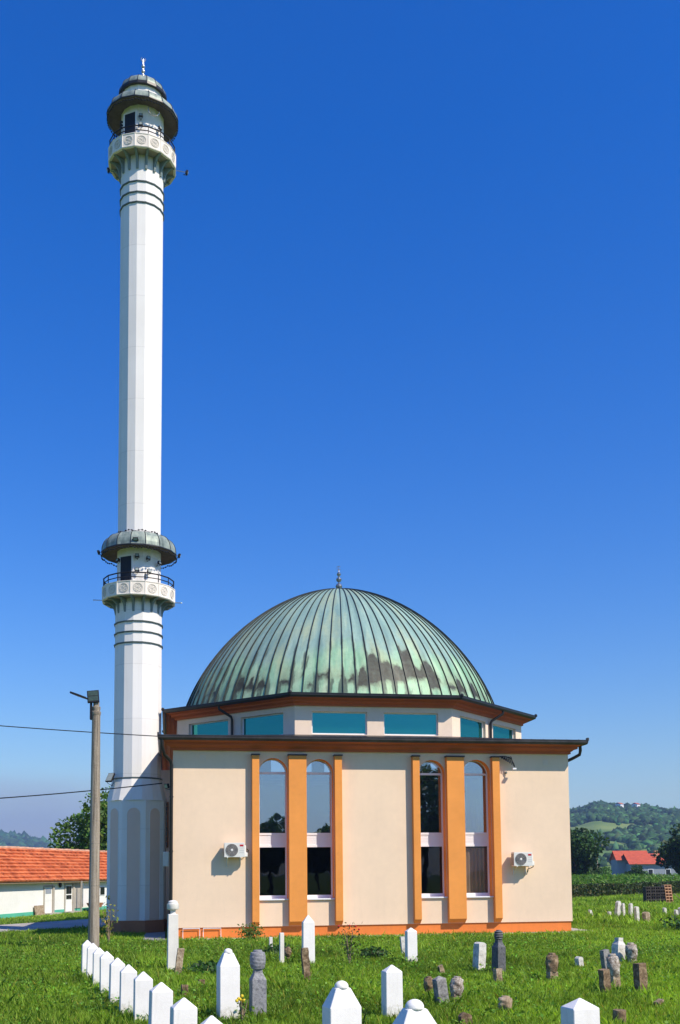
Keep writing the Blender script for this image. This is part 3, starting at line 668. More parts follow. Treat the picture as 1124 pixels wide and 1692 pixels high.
# fairy lights along the canopies: one string with many bulbs each
def bulbs(co, r, z, n, drop):
    b = MB(); last = None
    for i in range(n+1):
        a = 2*PI*i/n; zz = z + drop*abs(math.sin(i*PI/4)); p = (r*math.cos(a), r*math.sin(a), zz)
        if i < n: b.ball(p, .038, 6, 4)
        if last: b.tube([last, p], .01, 4)
        last = p
    b.build('light_string', M['black'], co)
bulbs(co1, 1.02, 16.95, 44, .07); bulbs(co1, 1.60, 16.10, 72, -.05); bulbs(co2, 1.56, 36.14, 72, -.04)
# cap dome and finial
cap = MB(); pf = [(1.06,37.36)] + [(.10+.96*math.cos(PI/2*k/9)**.9 if k < 9 else .06, 37.40+.68*math.sin(PI/2*k/9)) for k in range(10)]
cap.lathe([(.84,37.33),(1.06,37.33)]+pf, 16, (0,0), PH16, cap=False)
for i in range(16):
    a = PH16+2*PI*i/16; cap.tube([((r+.004)*math.cos(a),(r+.004)*math.sin(a),z) for r, z in pf], .016, 5, 1)
cap.lathe([(.93,37.325),(1.05,37.30),(1.085,37.31),(1.085,37.43),(1.05,37.44)], 16, (0,0), PH16, 1, cap=False)
cpo = cap.build('cap_dome', [M['patina'], M['darkmetal']], mn)
fi = MB(); z = 38.0; fi.tube([(0,0,z),(0,0,z+1.28)], .025, 8)
for j, r in enumerate((.10, .095, .09, .085)): fi.ball((0,0,z+.22+.235*j), r, 12, 8, 0, 1.05)
moon_ring(fi, .10, z+1.27, 0, 14, .016, -240, 60); fi.build('finial', M['whitemetal'], cpo, smooth=True)

# fittings on the minaret: each lamp a thing of its own
def floodlight(name, label, loc, rz, tilt, wd=.26, hg=.20, group=None):
    t = thing(name, label, 'floodlight', loc, rz, group)
    m = Matrix.Rotation(tilt, 4, 'X'); h = MB(); h.box(-wd/2, wd/2, -.05, .03, -hg/2, hg/2, 0, m)
    for k in range(5): h.box(-wd/2+.02+k*(wd-.04)/4-.006, -wd/2+.02+k*(wd-.04)/4+.006, .03, .055, -hg/2+.02, hg/2-.02, 0, m)
    h.build('housing', M['black'], t, bevel=.008)
    f = MB(); f.box(-wd/2+.02, wd/2-.02, -.056, -.051, -hg/2+.02, hg/2-.02, 0, m); f.build('lens', M['lamp_face'], t)
    b = MB(); b.tube([(-wd/2-.012,0,0),(-wd/2-.012,.02,-hg*.5),(0,.10,-hg*.75),(wd/2+.012,.02,-hg*.5),(wd/2+.012,0,0)], .012, 6); b.tube([(0,.10,-hg*.75),(0,.16,-hg*.75)], .014, 6); b.build('bracket', M['black'], t)
    return t
def onm(r, deg, z): 
    a = -PI/2 + R(deg); return (MC[0]+MSC*r*math.cos(a), MC[1]+MSC*r*math.sin(a), MC[2]+MSC*z)
gl = 'small lamps mounted on the minaret'
spots = [(1.02,-3,15.86,'small dark lamp under the lower canopy just right of its doorway'),(1.02,22,15.80,'small dark lamp under the lower canopy, second right of its doorway'),(1.02,52,15.70,'small dark lamp under the lower canopy at the shaft\'s right edge'),
         (1.02,-3,15.25,'small pale-faced lamp on the lower balcony wall right of its doorway'),(1.02,24,15.22,'small pale-faced lamp on the lower balcony wall far right of its doorway'),(1.02,-52,15.75,'small dark lamp under the lower canopy left of its doorway'),
         (1.02,-3,35.72,'small dark lamp under the upper canopy beside its doorway'),(1.02,-3,35.30,'small pale-faced lamp on the upper balcony wall below another lamp'),(1.02,45,35.45,'small dark lamp on the right of the upper balcony wall')]
for r, dg, z, lab in spots: floodlight('floodlight', lab, onm(r+.08, dg, z), R(dg), R(-12), .15, .15, gl)
floodlight('floodlight', 'bright lamp on the front edge of the lower canopy roof', onm(1.60, -4, 16.42), R(-4), R(35), .20, .13, gl)
for (zz, dg, lab, side) in ((34.0, 88, 'lamp on a rod sticking out right of the upper balcony', 1), (33.6, -80, 'small dark lamp low on the left under the upper balcony', -1), (16.25, 88, 'lamp on a short stem at the right rim of the lower canopy', 1), (16.25, -88, 'lamp on a short stem at the left rim of the lower canopy', -1)):
    t = floodlight('rod_lamp', lab, onm(1.50+(.48 if zz > 33.9 else (.0 if zz > 20 else .22)), dg, zz), R(dg), R(20), .17, .15, 'lamps on rods around the minaret balconies')
    rd = MB(); ln = .45 if zz > 33.9 else .25; rd.tube([(0,.02,0),(0,ln,.06)], .014, 6); rd.build('rod', M['silver'], t)
for dg, ln, lab in ((-84, .35, 'thin metal rod poking out left of the lower balcony floor'), (84, .28, 'thin metal rod poking out right of the lower balcony floor')):
    rd = MB(); rd.tube([(0,0,0),(0,-ln,-.01)], .016, 6); rd.ball((0,-ln,-.01), .03, 6, 4); o = rd.build('metal_rod', M['silver'], loc=onm(1.54, dg, 14.12)); o.rotation_euler = (0,0,R(dg)); tag(o, lab, 'rod')
cm = MB()
for k in range(18):
    t0, t1 = R(150+220*k/18), R(150+220*(k+1)/18); w_ = lambda t: .012+.016*math.sin(PI*(math.degrees(t)-150)/220)
    cm.tube([(.24*math.cos(t0),0,.24*math.sin(t0)), (.24*math.cos(t1),0,.24*math.sin(t1))], [w_(t0), w_(t1)], 6)
o = cm.build('crescent_ornament', M['whitemetal'], loc=onm(1.25, 24, 35.98)); o.rotation_euler = (0, 0, R(14)); tag(o, 'white crescent moon ornament hanging under the upper canopy of the minaret', 'ornament')
cb = MB()
for kk in range(7): cb.box(-.02+.05*math.sin(kk*2), .06+.05*math.sin(kk*2), -.03, .05, -.05*kk, -.05*kk+.04)
o = cb.build('loudspeaker_cluster', M['black'], loc=onm(1.06, -62, 35.75)); o.rotation_euler = (0, 0, R(-62)); tag(o, 'dark cluster of fittings left of the upper minaret doorway', 'loudspeaker')

t = floodlight('solar_floodlight', 'slanted twin-panel floodlight on the left of the minaret cone', (-2.5, 4.4, 6.33), R(-35), R(-32), .30, .42)
o = floodlight('floodlight', 'white and dark floodlight under the left eave beside the downpipe', (-.22, 1.4, 5.75), R(-55), R(15), .22, .18)
mb = MB(); mb.box(-.36, -.13, 3.2, 3.42, 2.70, 3.28); mb.box(-.13, -.002, 3.3, 3.36, 2.8, 3.2); mo = mb.build('meter_box', M['acwhite'], bevel=.012); tag(mo, 'white electric meter box in the shade between the minaret and the downpipe', 'meter box')
h = MB(); h.box(-.34,-.15,3.19,3.199,2.73,3.25); h.tube([(-.18,3.18,2.8),(-.18,3.17,2.9)], .012, 6); h.build('door', M['acwhite'], mo)

# ------------------------------------------------------------------ air conditioners
def ac(label, x, z, extra):
    t = thing('air_conditioner', label, 'air conditioner', (x, 0, z), 0, 'outdoor air conditioning units on the facade')
    b = MB(); b.box(0,.74,-.46,-.12,.03,.55); b.box(.01,.73,-.45,-.13,.55,.562); b.build('casing', M['acwhite'], t, bevel=.018, seg=2)
    s = MB()
    for k in range(12): s.box(-.006,0,-.43,-.15,.08+k*.036,.098+k*.036)
    s.build('side_louvre', M['acgrille'], t)
    gcx, gcz, gr = .275, .29, .222
    rot = Matrix.Translation((gcx, -.461, gcz)) @ Matrix.Rotation(PI/2, 4, 'X')
    f = MB(); f.lathe([(gr,.0),(gr,.006),(.001,.006)], 32, (0,0), 0, 0, rot); f.build('fan_opening', M['acgrille'], t)
    gmb = MB()
    for k in range(9):
        rr = .045+.0222*k; n = 28; prev = None
        for i in range(n+1):
            a = 2*PI*i/n; p = (rr*math.cos(a), rr*math.sin(a), .014)
            if prev: gmb.tube([prev, p], .0052, 4, 0, rot)
            prev = p
    for i in range(12):
        a = 2*PI*i/12; gmb.tube([(.04*math.cos(a),.04*math.sin(a),.014),(gr*math.cos(a),gr*math.sin(a),.012)], .005, 4, 0, rot)
    gmb.build('fan_grille', M['acmesh'], t)
    hb = MB(); hb.lathe([(.045,.006),(.045,.02),(.03,.026)], 16, (0,0), 0, 0, rot); hb.build('hub', M['acwhite'], t)
    bd = MB(); bd.box(.565,.70,-.466,-.461,.425,.49); bd.build('badge', M['red'], t)
    bd = MB(); bd.box(.565,.70,-.464,-.461,.36,.362)
    for zz in (.2,.27): bd.box(.55,.72,-.464,-.461,zz,zz+.004)
    bd.build('panel_line', M['acgrille'], t)
    vc = MB(); vc.prism([(.741,-.38),(.80,-.36),(.81,-.2),(.741,-.16)], .07, .46); vc.prism([(.741,-.38),(.86,-.35),(.86,-.22),(.741,-.16)], .04, .2); vc.build('valve_cover', M['acwhite'], t, bevel=.015)
    br = MB()
    for bx in (.12, .6):
        br.box(bx-.018,bx+.018,-.47,-.003,-.0,.028); br.box(bx-.018,bx+.018,-.035,-.003,-.32,-.002); br.tube([(bx,-.44,0),(bx,-.03,-.29)], .012, 6)
    br.build('bracket', M['acwhite'], t)
    pp = MB(); pp.tube([(.79,-.25,.12),(.86,-.2,.0),(.80,-.10,-.05),(.72,-.02,-.08),(.70,-.01,-.2)] if extra else [(.84,-.28,.33),(.90,-.22,.28),(.88,-.1,.2),(.80,-.03,.1)], .016, 6); pp.build('pipe', M['black'], t)
ac('air conditioner left of the left-hand windows, high on the facade', 1.86, 2.96, False)
ac('air conditioner right of the right-hand windows, near the far corner', 12.90, 2.55, True)

# bits on the facade
t = thing('cable_bracket', 'black tangled cable bracket hanging under the eave right of the last pilaster', 'bracket', (12.62, 0, 6.95))
random.seed(3)
b = MB(); b.tube([(-.25,-.2,-.13),(.1,-.24,-.12),(.32,-.26,-.2),(.42,-.3,-.42),(.45,-.3,-.55)], .02, 6)
for k in range(7):
    x = -.1+.07*k; b.tube([(x,-.22,-.12),(x+.05,-.28,-.22-.03*k),(x+.1,-.25,-.2-.05*k),(x+.02,-.24,-.14)], .012, 5)
b.build('cable_loop', M['black'], t)
b = MB(); b.box(.36,.50,-.36,-.24,-.64,-.58); b.build('insulator', M['pvc'], t)
b = MB(); b.ball((0,-.05,0), .05, 10, 7); b.tube([(0,0,.02),(0,-.05,0)], .025, 6); o = b.build('wall_stub', M['bracket'], loc=(12.80,0,6.21)); tag(o, 'small round grey stub on the wall below the tangled bracket', 'wall fitting')
for x0, x1, lab in ((.38, .99, 'thin white pipe frame on the orange plinth, left of the pair'), (1.12, 1.76, 'thin white pipe frame on the orange plinth, right of the pair')):
    b = MB(); b.tube([(x0,-.02,.02),(x0,-.02,.40),(x1,-.02,.40),(x1,-.02,.02)], .017, 6); tag(b.build('pipe_frame', M['pvc']), lab, 'pipe frame')
# overhead wires
def wire(name, label, pts, r=.018, sag=.0):
    b = MB(); P = []
    for (p, q) in zip(pts, pts[1:]):
        p = Vector(p); q = Vector(q)
        for k in range(16):
            t = k/16; v = p.lerp(q, t); v.z -= sag*4*t*(1-t); P.append(v)
    P.append(Vector(pts[-1])); b.tube(P, r, 6); return tag(b.build(name, M['black']), label, 'cable')
wire('overhead_cable', 'upper black cable running from the left to the eave corner', [(-16.0, -1.0, 8.5), (-.56, -.55, 7.40)], .018, .12)
wire('overhead_cable', 'lower black cable sagging from the left to the side wall above the minaret cone', [(-16.0, 2.6, 4.95), (-.40, .8, 5.80)], .022, .22)

# ------------------------------------------------------------------ street pole
pt = thing('utility_pole', 'streaked concrete pole with two solar lamps on top', 'pole', (-2.5, -4.3, 0))
b = MB(); b.lathe([(.185,-.3),(.18,.2),(.165,2.5),(.15,5),(.133,7.55)], 14)
for z in (2.05, 3.4, 5.9): 
    r = .183-.0067*z; b.lathe([(r-.01,z),(r+.004,z+.005),(r+.004,z+.02),(r-.01,z+.025)], 14)
b.lathe([(.133,7.55),(.15,7.6),(.15,7.68),(.12,7.7),(.135,7.78),(.135,7.84),(.10,7.86),(.10,8.0)], 12); b.build('shaft', M['pole'], pt, smooth=True)
c = MB(); c.box(-.20,-.13,-.09,.09,7.42,7.98); c.build('control_box', M['black'], pt, bevel=.01)
mt = Matrix.Translation((-.10,-.03,8.15)) @ Matrix.Rotation(R(-6),4,'Y') @ Matrix.Rotation(R(-30),4,'X')
c = MB(); c.box(-.19,.19,-.03,.03,-.22,.28,0,mt); lo = c.build('lamp_head', M['black'], pt, bevel=.012)
for z0_, z1_ in ((-.17,.02),(.05,.24)):
    c = MB(); c.box(-.155,.155,-.036,-.031,z0_,z1_,0,mt); c.build('led_panel', M['led'], lo)
c = MB(); c.tube([(0,0,7.95),(-.06,0,8.02),(-.10,0,8.1)], .03, 8); c.build('bracket', M['black'], pt)
mt = Matrix.Translation((-.50,-.02,8.18)) @ Matrix.Rotation(R(20),4,'Y')
c = MB(); c.prism([(-.36,-.06),(-.1,-.11),(.16,-.08),(.2,0),(.16,.08),(-.1,.11),(-.36,.06)], -.025, .03, 0, mt); c.tube([(.18,0,0),(.42,0,-.03),(.5,0,-.06)], .028, 8, 0, mt); c.build('arm_lamp', M['black'], pt, bevel=.008)

# ------------------------------------------------------------------ gravestones
def rough_block(w_, d_, h_, nx, ny, nz, amp, seed, shape=None, round_top=0.0):
    bm = bmesh.new(); bmesh.ops.create_cube(bm, size=1)
    bmesh.ops.subdivide_edges(bm, edges=bm.edges[:], cuts=3, use_grid_fill=True)
    bmesh.ops.subdivide_edges(bm, edges=[e for e in bm.edges if abs(e.verts[0].co.z-e.verts[1].co.z) > .1], cuts=1, use_grid_fill=True)
    for v in bm.verts:
        x, y, z = v.co.x, v.co.y, v.co.z+.5
        if round_top: z = z - round_top*(2*x)**2*z
        if shape: sx = shape(z); x *= sx; y *= sx
        p = Vector((x*w_, y*d_, z*h_ - (.12 if z < .01 else 0)))
        nn = mnoise.noise_vector(Vector((p.x*6+seed*3.1, p.y*6, p.z*6)))*amp + mnoise.noise_vector(Vector((p.x*17+seed, p.y*17, p.z*17)))*amp*.5
        v.co = p + nn
    mb = MB(); bm.verts.index_update(); mb.add([v.co.copy() for v in bm.verts], [tuple(v.index for v in f.verts) for f in bm.faces]); bm.free(); return mb
def put(o, x, y, rz, lean=(0, 0)):
    o.location = (x, y, 0); o.rotation_euler = (R(lean[0]), R(lean[1]), R(rz)); return o
GG = 'gravestones'
def peaked(label, x, y, w_, d_, h_, pk, mat, rz=10, lean=(0,0), group=None, shoulder=None):
    b = MB(); a, c = w_/2, d_/2
    b.prism([(-a,-c),(a,-c),(a,c),(-a,c)], -.15, h_-pk, top=[(-a*.97,-c*.97),(a*.97,-c*.97),(a*.97,c*.97),(-a*.97,c*.97)])
    # replace the flat top by a pyramid
    b.f = [f for f in b.f if f != (4,5,6,7)]; b.m = [0]*len(b.f)
    b.v.append((0,0,h_)); b.f += [(4,5,8),(5,6,8),(6,7,8),(7,4,8)]; b.m += [0]*4
    o = b.build('gravestone', mat, bevel=.008); put(o, x, y, rz, lean); tag(o, label, 'gravestone', group); return o
def knobbed(label, x, y, w_, d_, h_, rz=10):
    t = thing('gravestone', label, 'gravestone', (x, y, 0), R(rz)); a, c = w_/2, d_/2
    b = MB(); hs = h_-.275; ht = h_-.065
    b.prism([(-a,-c),(a,-c),(a,c),(-a,c)], -.15, hs)
    b.f = [f for f in b.f if f != (4,5,6,7)]; b.m = [0]*len(b.f)
    k = len(b.v); b.v += [(-a*.46,-c*.46,ht),(a*.46,-c*.46,ht),(a*.46,c*.46,ht),(-a*.46,c*.46,ht)]
    b.f += [(4,5,k+1,k),(5,6,k+2,k+1),(6,7,k+3,k+2),(7,4,k,k+3),(k,k+1,k+2,k+3)]; b.m += [0]*5
    b.build('shaft', M['whitestone'], t, bevel=.008)
    kb = MB(); q = max(.07, a*.46*.93); kb.lathe([(q,ht-.01),(q,ht+.012)]+[(q*math.cos(R(15*j)) if j < 6 else .003, ht+.012+q*.82*math.sin(R(15*j))) for j in range(1,7)], 20); kb.build('knob', M['whitestone'], t, smooth='all')
    return t
def turban(label, x, y, w_, h_, ht, mat, rz=10, lean=(0,0), rough=0.0, rt_=None, neck=.32, folds=4, matt=None, seed=0, twist=True):
    """square shaft with a carved turban on top; ht is the height of the turban"""
    t = thing('gravestone', label, 'gravestone', (x, y, 0), R(rz)); t.rotation_euler = (R(lean[0]), R(lean[1]), R(rz))
    hs = h_-ht; a = w_/2; rt2 = rt_ or a*1.05
    if rough: b = rough_block(w_, w_*.8, hs*.9, 3, 3, 4, rough, seed+1)
    else:
        b = MB(); zs = hs-.18; b.prism([(-a,-a),(a,-a),(a,a),(-a,a)], -.15, zs); q = a*.62
        b.f = [f for f in b.f if f != (4,5,6,7)]; b.m = [0]*len(b.f); k = len(b.v)
        for j, (s_, z) in enumerate(((.80, zs+.05), (.58, zs+.11), (.52, hs+.01))): b.v += [(-a*s_,-a*s_,z),(a*s_,-a*s_,z),(a*s_,a*s_,z),(-a*s_,a*s_,z)]
        for j in range(3):
            o0 = 4 if j == 0 else k+4*(j-1); o1 = k+4*j
            b.f += [(o0+i, o0+(i+1)%4, o1+(i+1)%4, o1+i) for i in range(4)]
        b.f.append(tuple(k+8+i for i in range(4))); b.m = [0]*len(b.f)
    b.build('shaft', mat, t, bevel=0 if rough else .006)
    tb = MB(); n = 28; rows = 22; vs = []; fs = []
    for j in range(rows+1):
        f = j/rows; z = hs*(.86 if rough else 1)+(h_-hs*(.86 if rough else 1))*f
        if folds >= 0: r = rt2*(neck+(1-neck)*max(0,math.sin(PI*(.10+.86*f)))**.6 if f < .88 else (.56 if f < .97 else .5))
        for i in range(n):
            an = 2*PI*i/n
            rr = r*(1+(.022 if twist else .085)*math.sin(2*PI*folds*f + (an*2 if twist else 0))*(1 if .08 < f < .88 else .1))
            if rough: rr *= 1+.22*mnoise.noise(Vector((math.cos(an)*1.6+seed*5, math.sin(an)*1.6, f*3)))
            vs.append((rr*math.cos(an), rr*math.sin(an)*.95, z))
    fs = [(j*n+i, j*n+(i+1)%n, (j+1)*n+(i+1)%n, (j+1)*n+i) for j in range(rows) for i in range(n)] + [tuple(rows*n+i for i in range(n)), tuple(range(n-1,-1,-1))]
    tb.add(vs, fs); tb.build('turban', matt or mat, t, smooth=True); return t
def old_slab(label, x, y, w_, d_, h_, mat, rz=10, lean=(0,0), amp=.012, seed=1, rtop=.0, shape=None, cat='gravestone', group=None):
    o = rough_block(w_, d_, h_, 4, 4, 8, amp, seed, shape, rtop).build('gravestone' if cat == 'gravestone' else cat, mat, bevel=0); put(o, x, y, rz, lean)
    tag(o, label, cat, group); return o
row = [(-2.06,-12.95,.25),(-1.84,-14.3,.26),(-1.61,-15.65,.26),(-1.37,-16.98,.27),(-1.10,-18.64,.27),(-.84,-20.16,.28),(-.56,-21.44,.29),(-.28,-23.26,.31),(.01,-25.13,.31),(.30,-26.94,.30)]
rl = ['farthest white pointed stone of the left row, in front of the concrete pole', 'second farthest white pointed stone of the left row', 'third farthest white pointed stone of the left row', 'fourth farthest white pointed stone of the left row',
      'fifth farthest white pointed stone of the left row, about midway', 'sixth farthest white pointed stone of the left row, about midway', 'fourth nearest white pointed stone of the left row, whole front in view', 'third nearest white pointed stone of the left row, lower end cut off',
      'second nearest white pointed stone of the left row, only its upper part in view', 'nearest white pointed stone of the left row, only its tip in view']
for (x, y, w_), lab in zip(row, rl): peaked(lab, x, y, w_, w_*.72, .87+random.uniform(-.012,.012), .13, M['whitestone'], 10+random.uniform(-2,2), (random.uniform(-1,1), random.uniform(-1,1)), 'row of white pointed gravestones')
knobbed('large white knob-topped stone beside the grey turban stone', .80, -21.2, .33, .27, 1.17)
knobbed('large white knob-topped stone at the bottom centre, cut off by the frame', 1.74, -26.8, .37, .28, 1.18, 11)
knobbed('nearest white knob-topped stone, low at the bottom edge right of centre', 2.12, -28.7, .42, .31, 1.18, 11)
turban('grey granite stone with a wound turban on a square shaft', 1.32, -20.8, .245, 1.11, .31, M['granite'], 8, (0,0), 0, .135, .62, 5)
peaked('tallest white pointed stone, standing before the left windows', 3.35, -12.16, .31, .16, 1.34, .20, M['whitestone'], 8)
old_slab('dark brown leaning post in front of the tallest white stone', 2.84, -15.7, .14, .12, .76, M['brownstone'], 10, (2,-5), .02, 4)
old_slab('thin short white post, left of a pair of slim posts', 2.77, -8.28, .09, .09, .55, M['pillarstone'], 8, (0,1), .006, 5)
t = thing('gravestone', 'thin tall white post on a small footing, right of a pair of slim posts', 'gravestone', (2.71,-11.8,0), R(8))
b = MB(); b.prism([(-.055,-.05),(.055,-.05),(.055,.05),(-.055,.05)], 0, .87); b.build('post', M['pillarstone'], t, bevel=.01)
b = MB(); b.box(-.15,.15,-.12,.12,-.1,.05); b.build('footing', M['palestone'], t, bevel=.01)
turban('small dark turban stone half hidden behind the thin tall post', 3.0, -10.6, .10, .42, .2, M['brownstone'], 10, (0,0), .01, .10, .5, 3, None, 9)
t = thing('gravestone', 'very tall slim white pillar with a round cap by the downpipe corner', 'gravestone', (-.05,-12.66,0), R(6))
b = MB(); b.prism([(-.135,-.11),(.135,-.11),(.135,.11),(-.135,.11)], .0, 1.42, top=[(-.12,-.10),(.12,-.10),(.12,.10),(-.12,.10)]); b.prism([(-.17,-.14),(.17,-.14),(.17,.14),(-.17,.14)], -.1, .09); b.build('shaft', M['pillarstone'], t, bevel=.01)
b = MB(); b.lathe([(.075,1.42),(.06,1.47),(.07,1.52),(.135,1.54),(.145,1.56),(.145,1.67),(.12,1.675),(.115,1.73),(.07,1.75),(.03,1.76)], 20); b.build('cap', M['pillarstone'], t, smooth=True)
old_slab('leaning broken brown and grey post against the tall capped pillar', .05, -13.6, .16, .09, .66, M['tanstone'], 10, (0,8), .014, 6)
old_slab('short dark stub behind the second nearest stone of the left row', .16, -17.9, .13, .11, .26, M['brownstone'], 10, (0,0), .02, 7)
old_slab('tiny dark stub low in the grass right of the left row', .55, -15.9, .13, .10, .14, M['brownstone'], 10, (0,0), .02, 17)
peaked('broad white pointed stone in the middle foreground', 3.45, -21.6, .295, .24, .89, .115, M['whitestone'], 9)
peaked('white pointed stone close to the facade by the right-hand pilasters', 6.10, -11.85, .28, .20, .95, .10, M['whitestone'], 8)
old_slab('thin grey-white slab leaning behind a white pointed stone', 6.50, -9.3, .13, .10, .55, M['palestone'], 8, (0,-5), .006, 8)
old_slab('leaning pale slab with a shaded left face, left of the dark turban stone', 7.23, -14.1, .22, .22, .69, M['palestone'], 22, (0,5), .008, 9, .06)
turban('dark grey stone with a tall banded turban, right of a pale slab', 7.47, -14.9, .235, 1.02, .22, M['darkgranite'], 22, (0,1), 0, .105, .62, 4, None, 0, False)
old_slab('small tan stub right in front of the dark turban stone', 6.72, -17.1, .145, .12, .34, M['tanstone'], 14, (0,2), .018, 10)
old_slab('small pale fragment tilted in the open grass', 6.12, -14.9, .11, .08, .24, M['tanstone'], 14, (0,-16), .016, 11)
turban('small brown turban stone left of a leaning grey slab', 4.75, -18.9, .13, .40, .24, M['brownstone'], 12, (0,2), .014, .095, .5, 3, M['brownstone'], 12)
o = peaked('leaning grey slab with a pointed top between two small turban stones', 4.68, -20.2, .21, .17, .55, .06, M['greyslab'], 16, (0,-8))
turban('mottled brown and white turban stone right of a leaning grey slab', 5.0, -19.9, .16, .49, .30, M['mottled'], 12, (0,6), .016, .125, .5, 3, M['mottled'], 13)
turban('squat brown turban stone alone low in the grass', 5.40, -21.5, .15, .31, .23, M['tanstone'], 12, (0,4), .014, .125, .55, 3, M['tanstone'], 14)
old_slab('brown stub at the bottom edge between two white stones', 4.35, -22.7, .17, .14, .22, M['brownstone'], 12, (0,0), .02, 15, .2)
turban('brown turban stone on a pale square shaft, standing alone at right', 7.93, -17.1, .20, .64, .36, M['tanstone'], 14, (0,1), .012, .135, .5, 3, M['brownstone'], 16)
old_slab('very small white stone alone in the grass at right', 9.76, -14.2, .15, .14, .30, M['palestone'], 20, (0,-5), .008, 18, .12)
o = old_slab('white waisted stone with a notched head behind the mottled pair', 11.12, -13.4, .27, .22, .68, M['palestone'], 24, (0,5), .008, 19, .0, lambda z: 1.0 if z < .74 else (.62 if z > .86 else 1-.38*(z-.74)/.12))
turban('mottled white turban stone, farthest right of the near graves', 11.34, -13.75, .20, .57, .36, M['mottled'], 20, (0,-4), .016, .15, .5, 3, M['mottled'], 20)
turban('mottled white turban stone on a brown shaft beside a dark slab', 8.60, -18.8, .18, .74, .40, M['tanstone'], 16, (0,-5), .012, .13, .5, 3, M['mottled'], 21)
old_slab('dark grey leaning slab close behind a mottled turban stone', 8.95, -17.7, .16, .12, .74, M['greyslab'], 18, (0,-8), .01, 22)
old_slab('dark brown post leaning left beside the mottled turban stone', 8.05, -19.6, .16, .15, .52, M['brownstone'], 16, (0,-6), .016, 23)
old_slab('thick brown upright post standing alone at the right', 8.66, -19.8, .18, .17, .63, M['brownstone'], 16, (0,-2), .014, 24)
old_slab('small orange-tan stump tilted in the grass at far right', 8.12, -21.7, .14, .11, .20, M['tanstone'], 16, (0,-22), .016, 25)
b = MB(); b.lathe([(.10,-.1),(.10,.24),(.095,.26)], 16); o = b.build('gravestone', M['brownstone'], smooth=True); put(o, 6.66, -23.2, 0, (2,1)); tag(o, 'round brown cylinder stub at the bottom edge on the right', 'gravestone')
peaked('large white pointed stone at the bottom right, cut off by the frame', 4.63, -26.6, .36, .31, .90, .115, M['whitestone'], 9)
far = [(21.90,11.2,.17,.30,(0,4),'palestone','tiny pale stone, leftmost upright of the far group'), (22.22,11.0,.22,.84,(0,9),'palestone','tall white stone leaning right in the far group'), (22.56,10.95,.14,.72,(0,-3),'palestone','slim white stone touching the leaning one in the far group'),
       (22.86,10.8,.16,.72,(0,2),'palestone','slim pale stone standing apart in the middle of the far group'), (20.54,5.2,.17,.76,(0,-3),'palestone','white stone nearest the camera in the far group'), (20.9,5.1,.26,.52,(0,2),'tanstone','brown rounded stone beside the nearest one of the far group'),
       (25.38,12.1,.15,.42,(0,-6),'palestone','pale stone alone in front of the brick stack'), (24.6,9.4,.16,.42,(0,-3),'palestone','low white stone at the right edge, left of its neighbour'), (25.0,9.7,.18,.52,(0,-4),'palestone','white stone at the right edge of the far group'), (21.09,11.5,.14,.42,(0,-20),'palestone','small white stone leaning left near the building corner')]
for k, (x, y, w_, h_, ln, mt_, lab) in enumerate(far): old_slab(lab, x, y, w_, w_*.9, h_, M[mt_], 20, ln, .012, 30+k, .12 if k != 4 else .04, None, 'gravestone', 'far group of gravestones')
old_slab('pale boulder lying at the foot of the hedge, left of two', 38.6, 51.2, .6, .4, .28, M['palestone'], 10, (0,0), .05, 51, .3, None, 'boulder')
old_slab('pale boulder lying at the foot of the hedge, right of two', 38.3, 48.9, .85, .5, .30, M['tanstone'], 30, (0,0), .05, 52, .3, None, 'boulder')

# hollow blocks on a pallet
BX, BY = 32.35, 28.4
def block(mat, w_, d_, h_):
    b = MB(); t_ = .035; b.box(-w_/2,w_/2,-d_/2,d_/2,0,t_); b.box(-w_/2,w_/2,-d_/2,d_/2,h_-t_,h_)
    for x in (-w_/2, -t_/2, w_/2-t_): b.box(x, x+t_, -d_/2, d_/2, t_, h_-t_)
    b.box(-w_/2+t_, w_/2-t_, d_/2-.05, d_/2-.04, t_, h_-t_); return b.build('hollow_block', mat)
pa = thing('pallet', 'wooden pallet under the block stack by the hedge', 'pallet', (BX+.9, BY, 0), 0)
b = MB(); [b.box(-1.1,1.1,-.5+.28*k,-.5+.28*k+.14,.10,.14) for k in range(4)]; b.build('deck', M['wood'], pa); b = MB(); [b.box(x,x+.1,-.5,.5,0,.10) for x in (-1.1,-.05,1.0)]; b.build('bearer', M['wood'], pa)
d0 = block(M['blockdark'], .34, .5, .21); l0 = block(M['clay'], .50, .5, .195); first = [True, True]
posn = ['bottom', 'second', 'third', 'fourth', 'top']; coln = ['left', 'middle left', 'middle right', 'right']
for c_ in range(4):
    for r_ in range(5):
        o = d0 if first[0] else d0.copy()
        if not first[0]: COL.objects.link(o)
        first[0] = False; o.location = (BX+c_*.35+random.uniform(-.01,.01), BY+random.uniform(-.02,.02), .145+.215*r_)
        tag(o, f'dark sooty hollow block, {posn[r_]} layer in the {coln[c_]} column of the stack', 'block', 'dark hollow blocks in the stack')
ln_ = ['lowest', 'second lowest', 'third lowest', 'third highest', 'second highest', 'topmost']
for r_ in range(6):
    o = l0 if first[1] else l0.copy()
    if not first[1]: COL.objects.link(o)
    first[1] = False; o.location = (BX+1.52-.02*r_, BY-.05, .145+.2*r_); tag(o, f'{ln_[r_]} light clay hollow block in the pale column of the stack', 'block', 'light hollow blocks in the stack')
b = MB(); b.box(0,.9,0,.14,0,.09); o = b.build('plank', M['wood'], loc=(34.6,27.7,.12)); o.rotation_euler = (0,0,.15); tag(o, 'pale plank lying in the grass right of the block stack', 'plank')
b = MB(); b.tube([(0,0,0),(-.75,.2,.75)], .025, 6); o = b.build('stake', M['wood'], loc=(34.85,27.7,0)); tag(o, 'thin slanted stake leaning on the right of the block stack', 'stake')

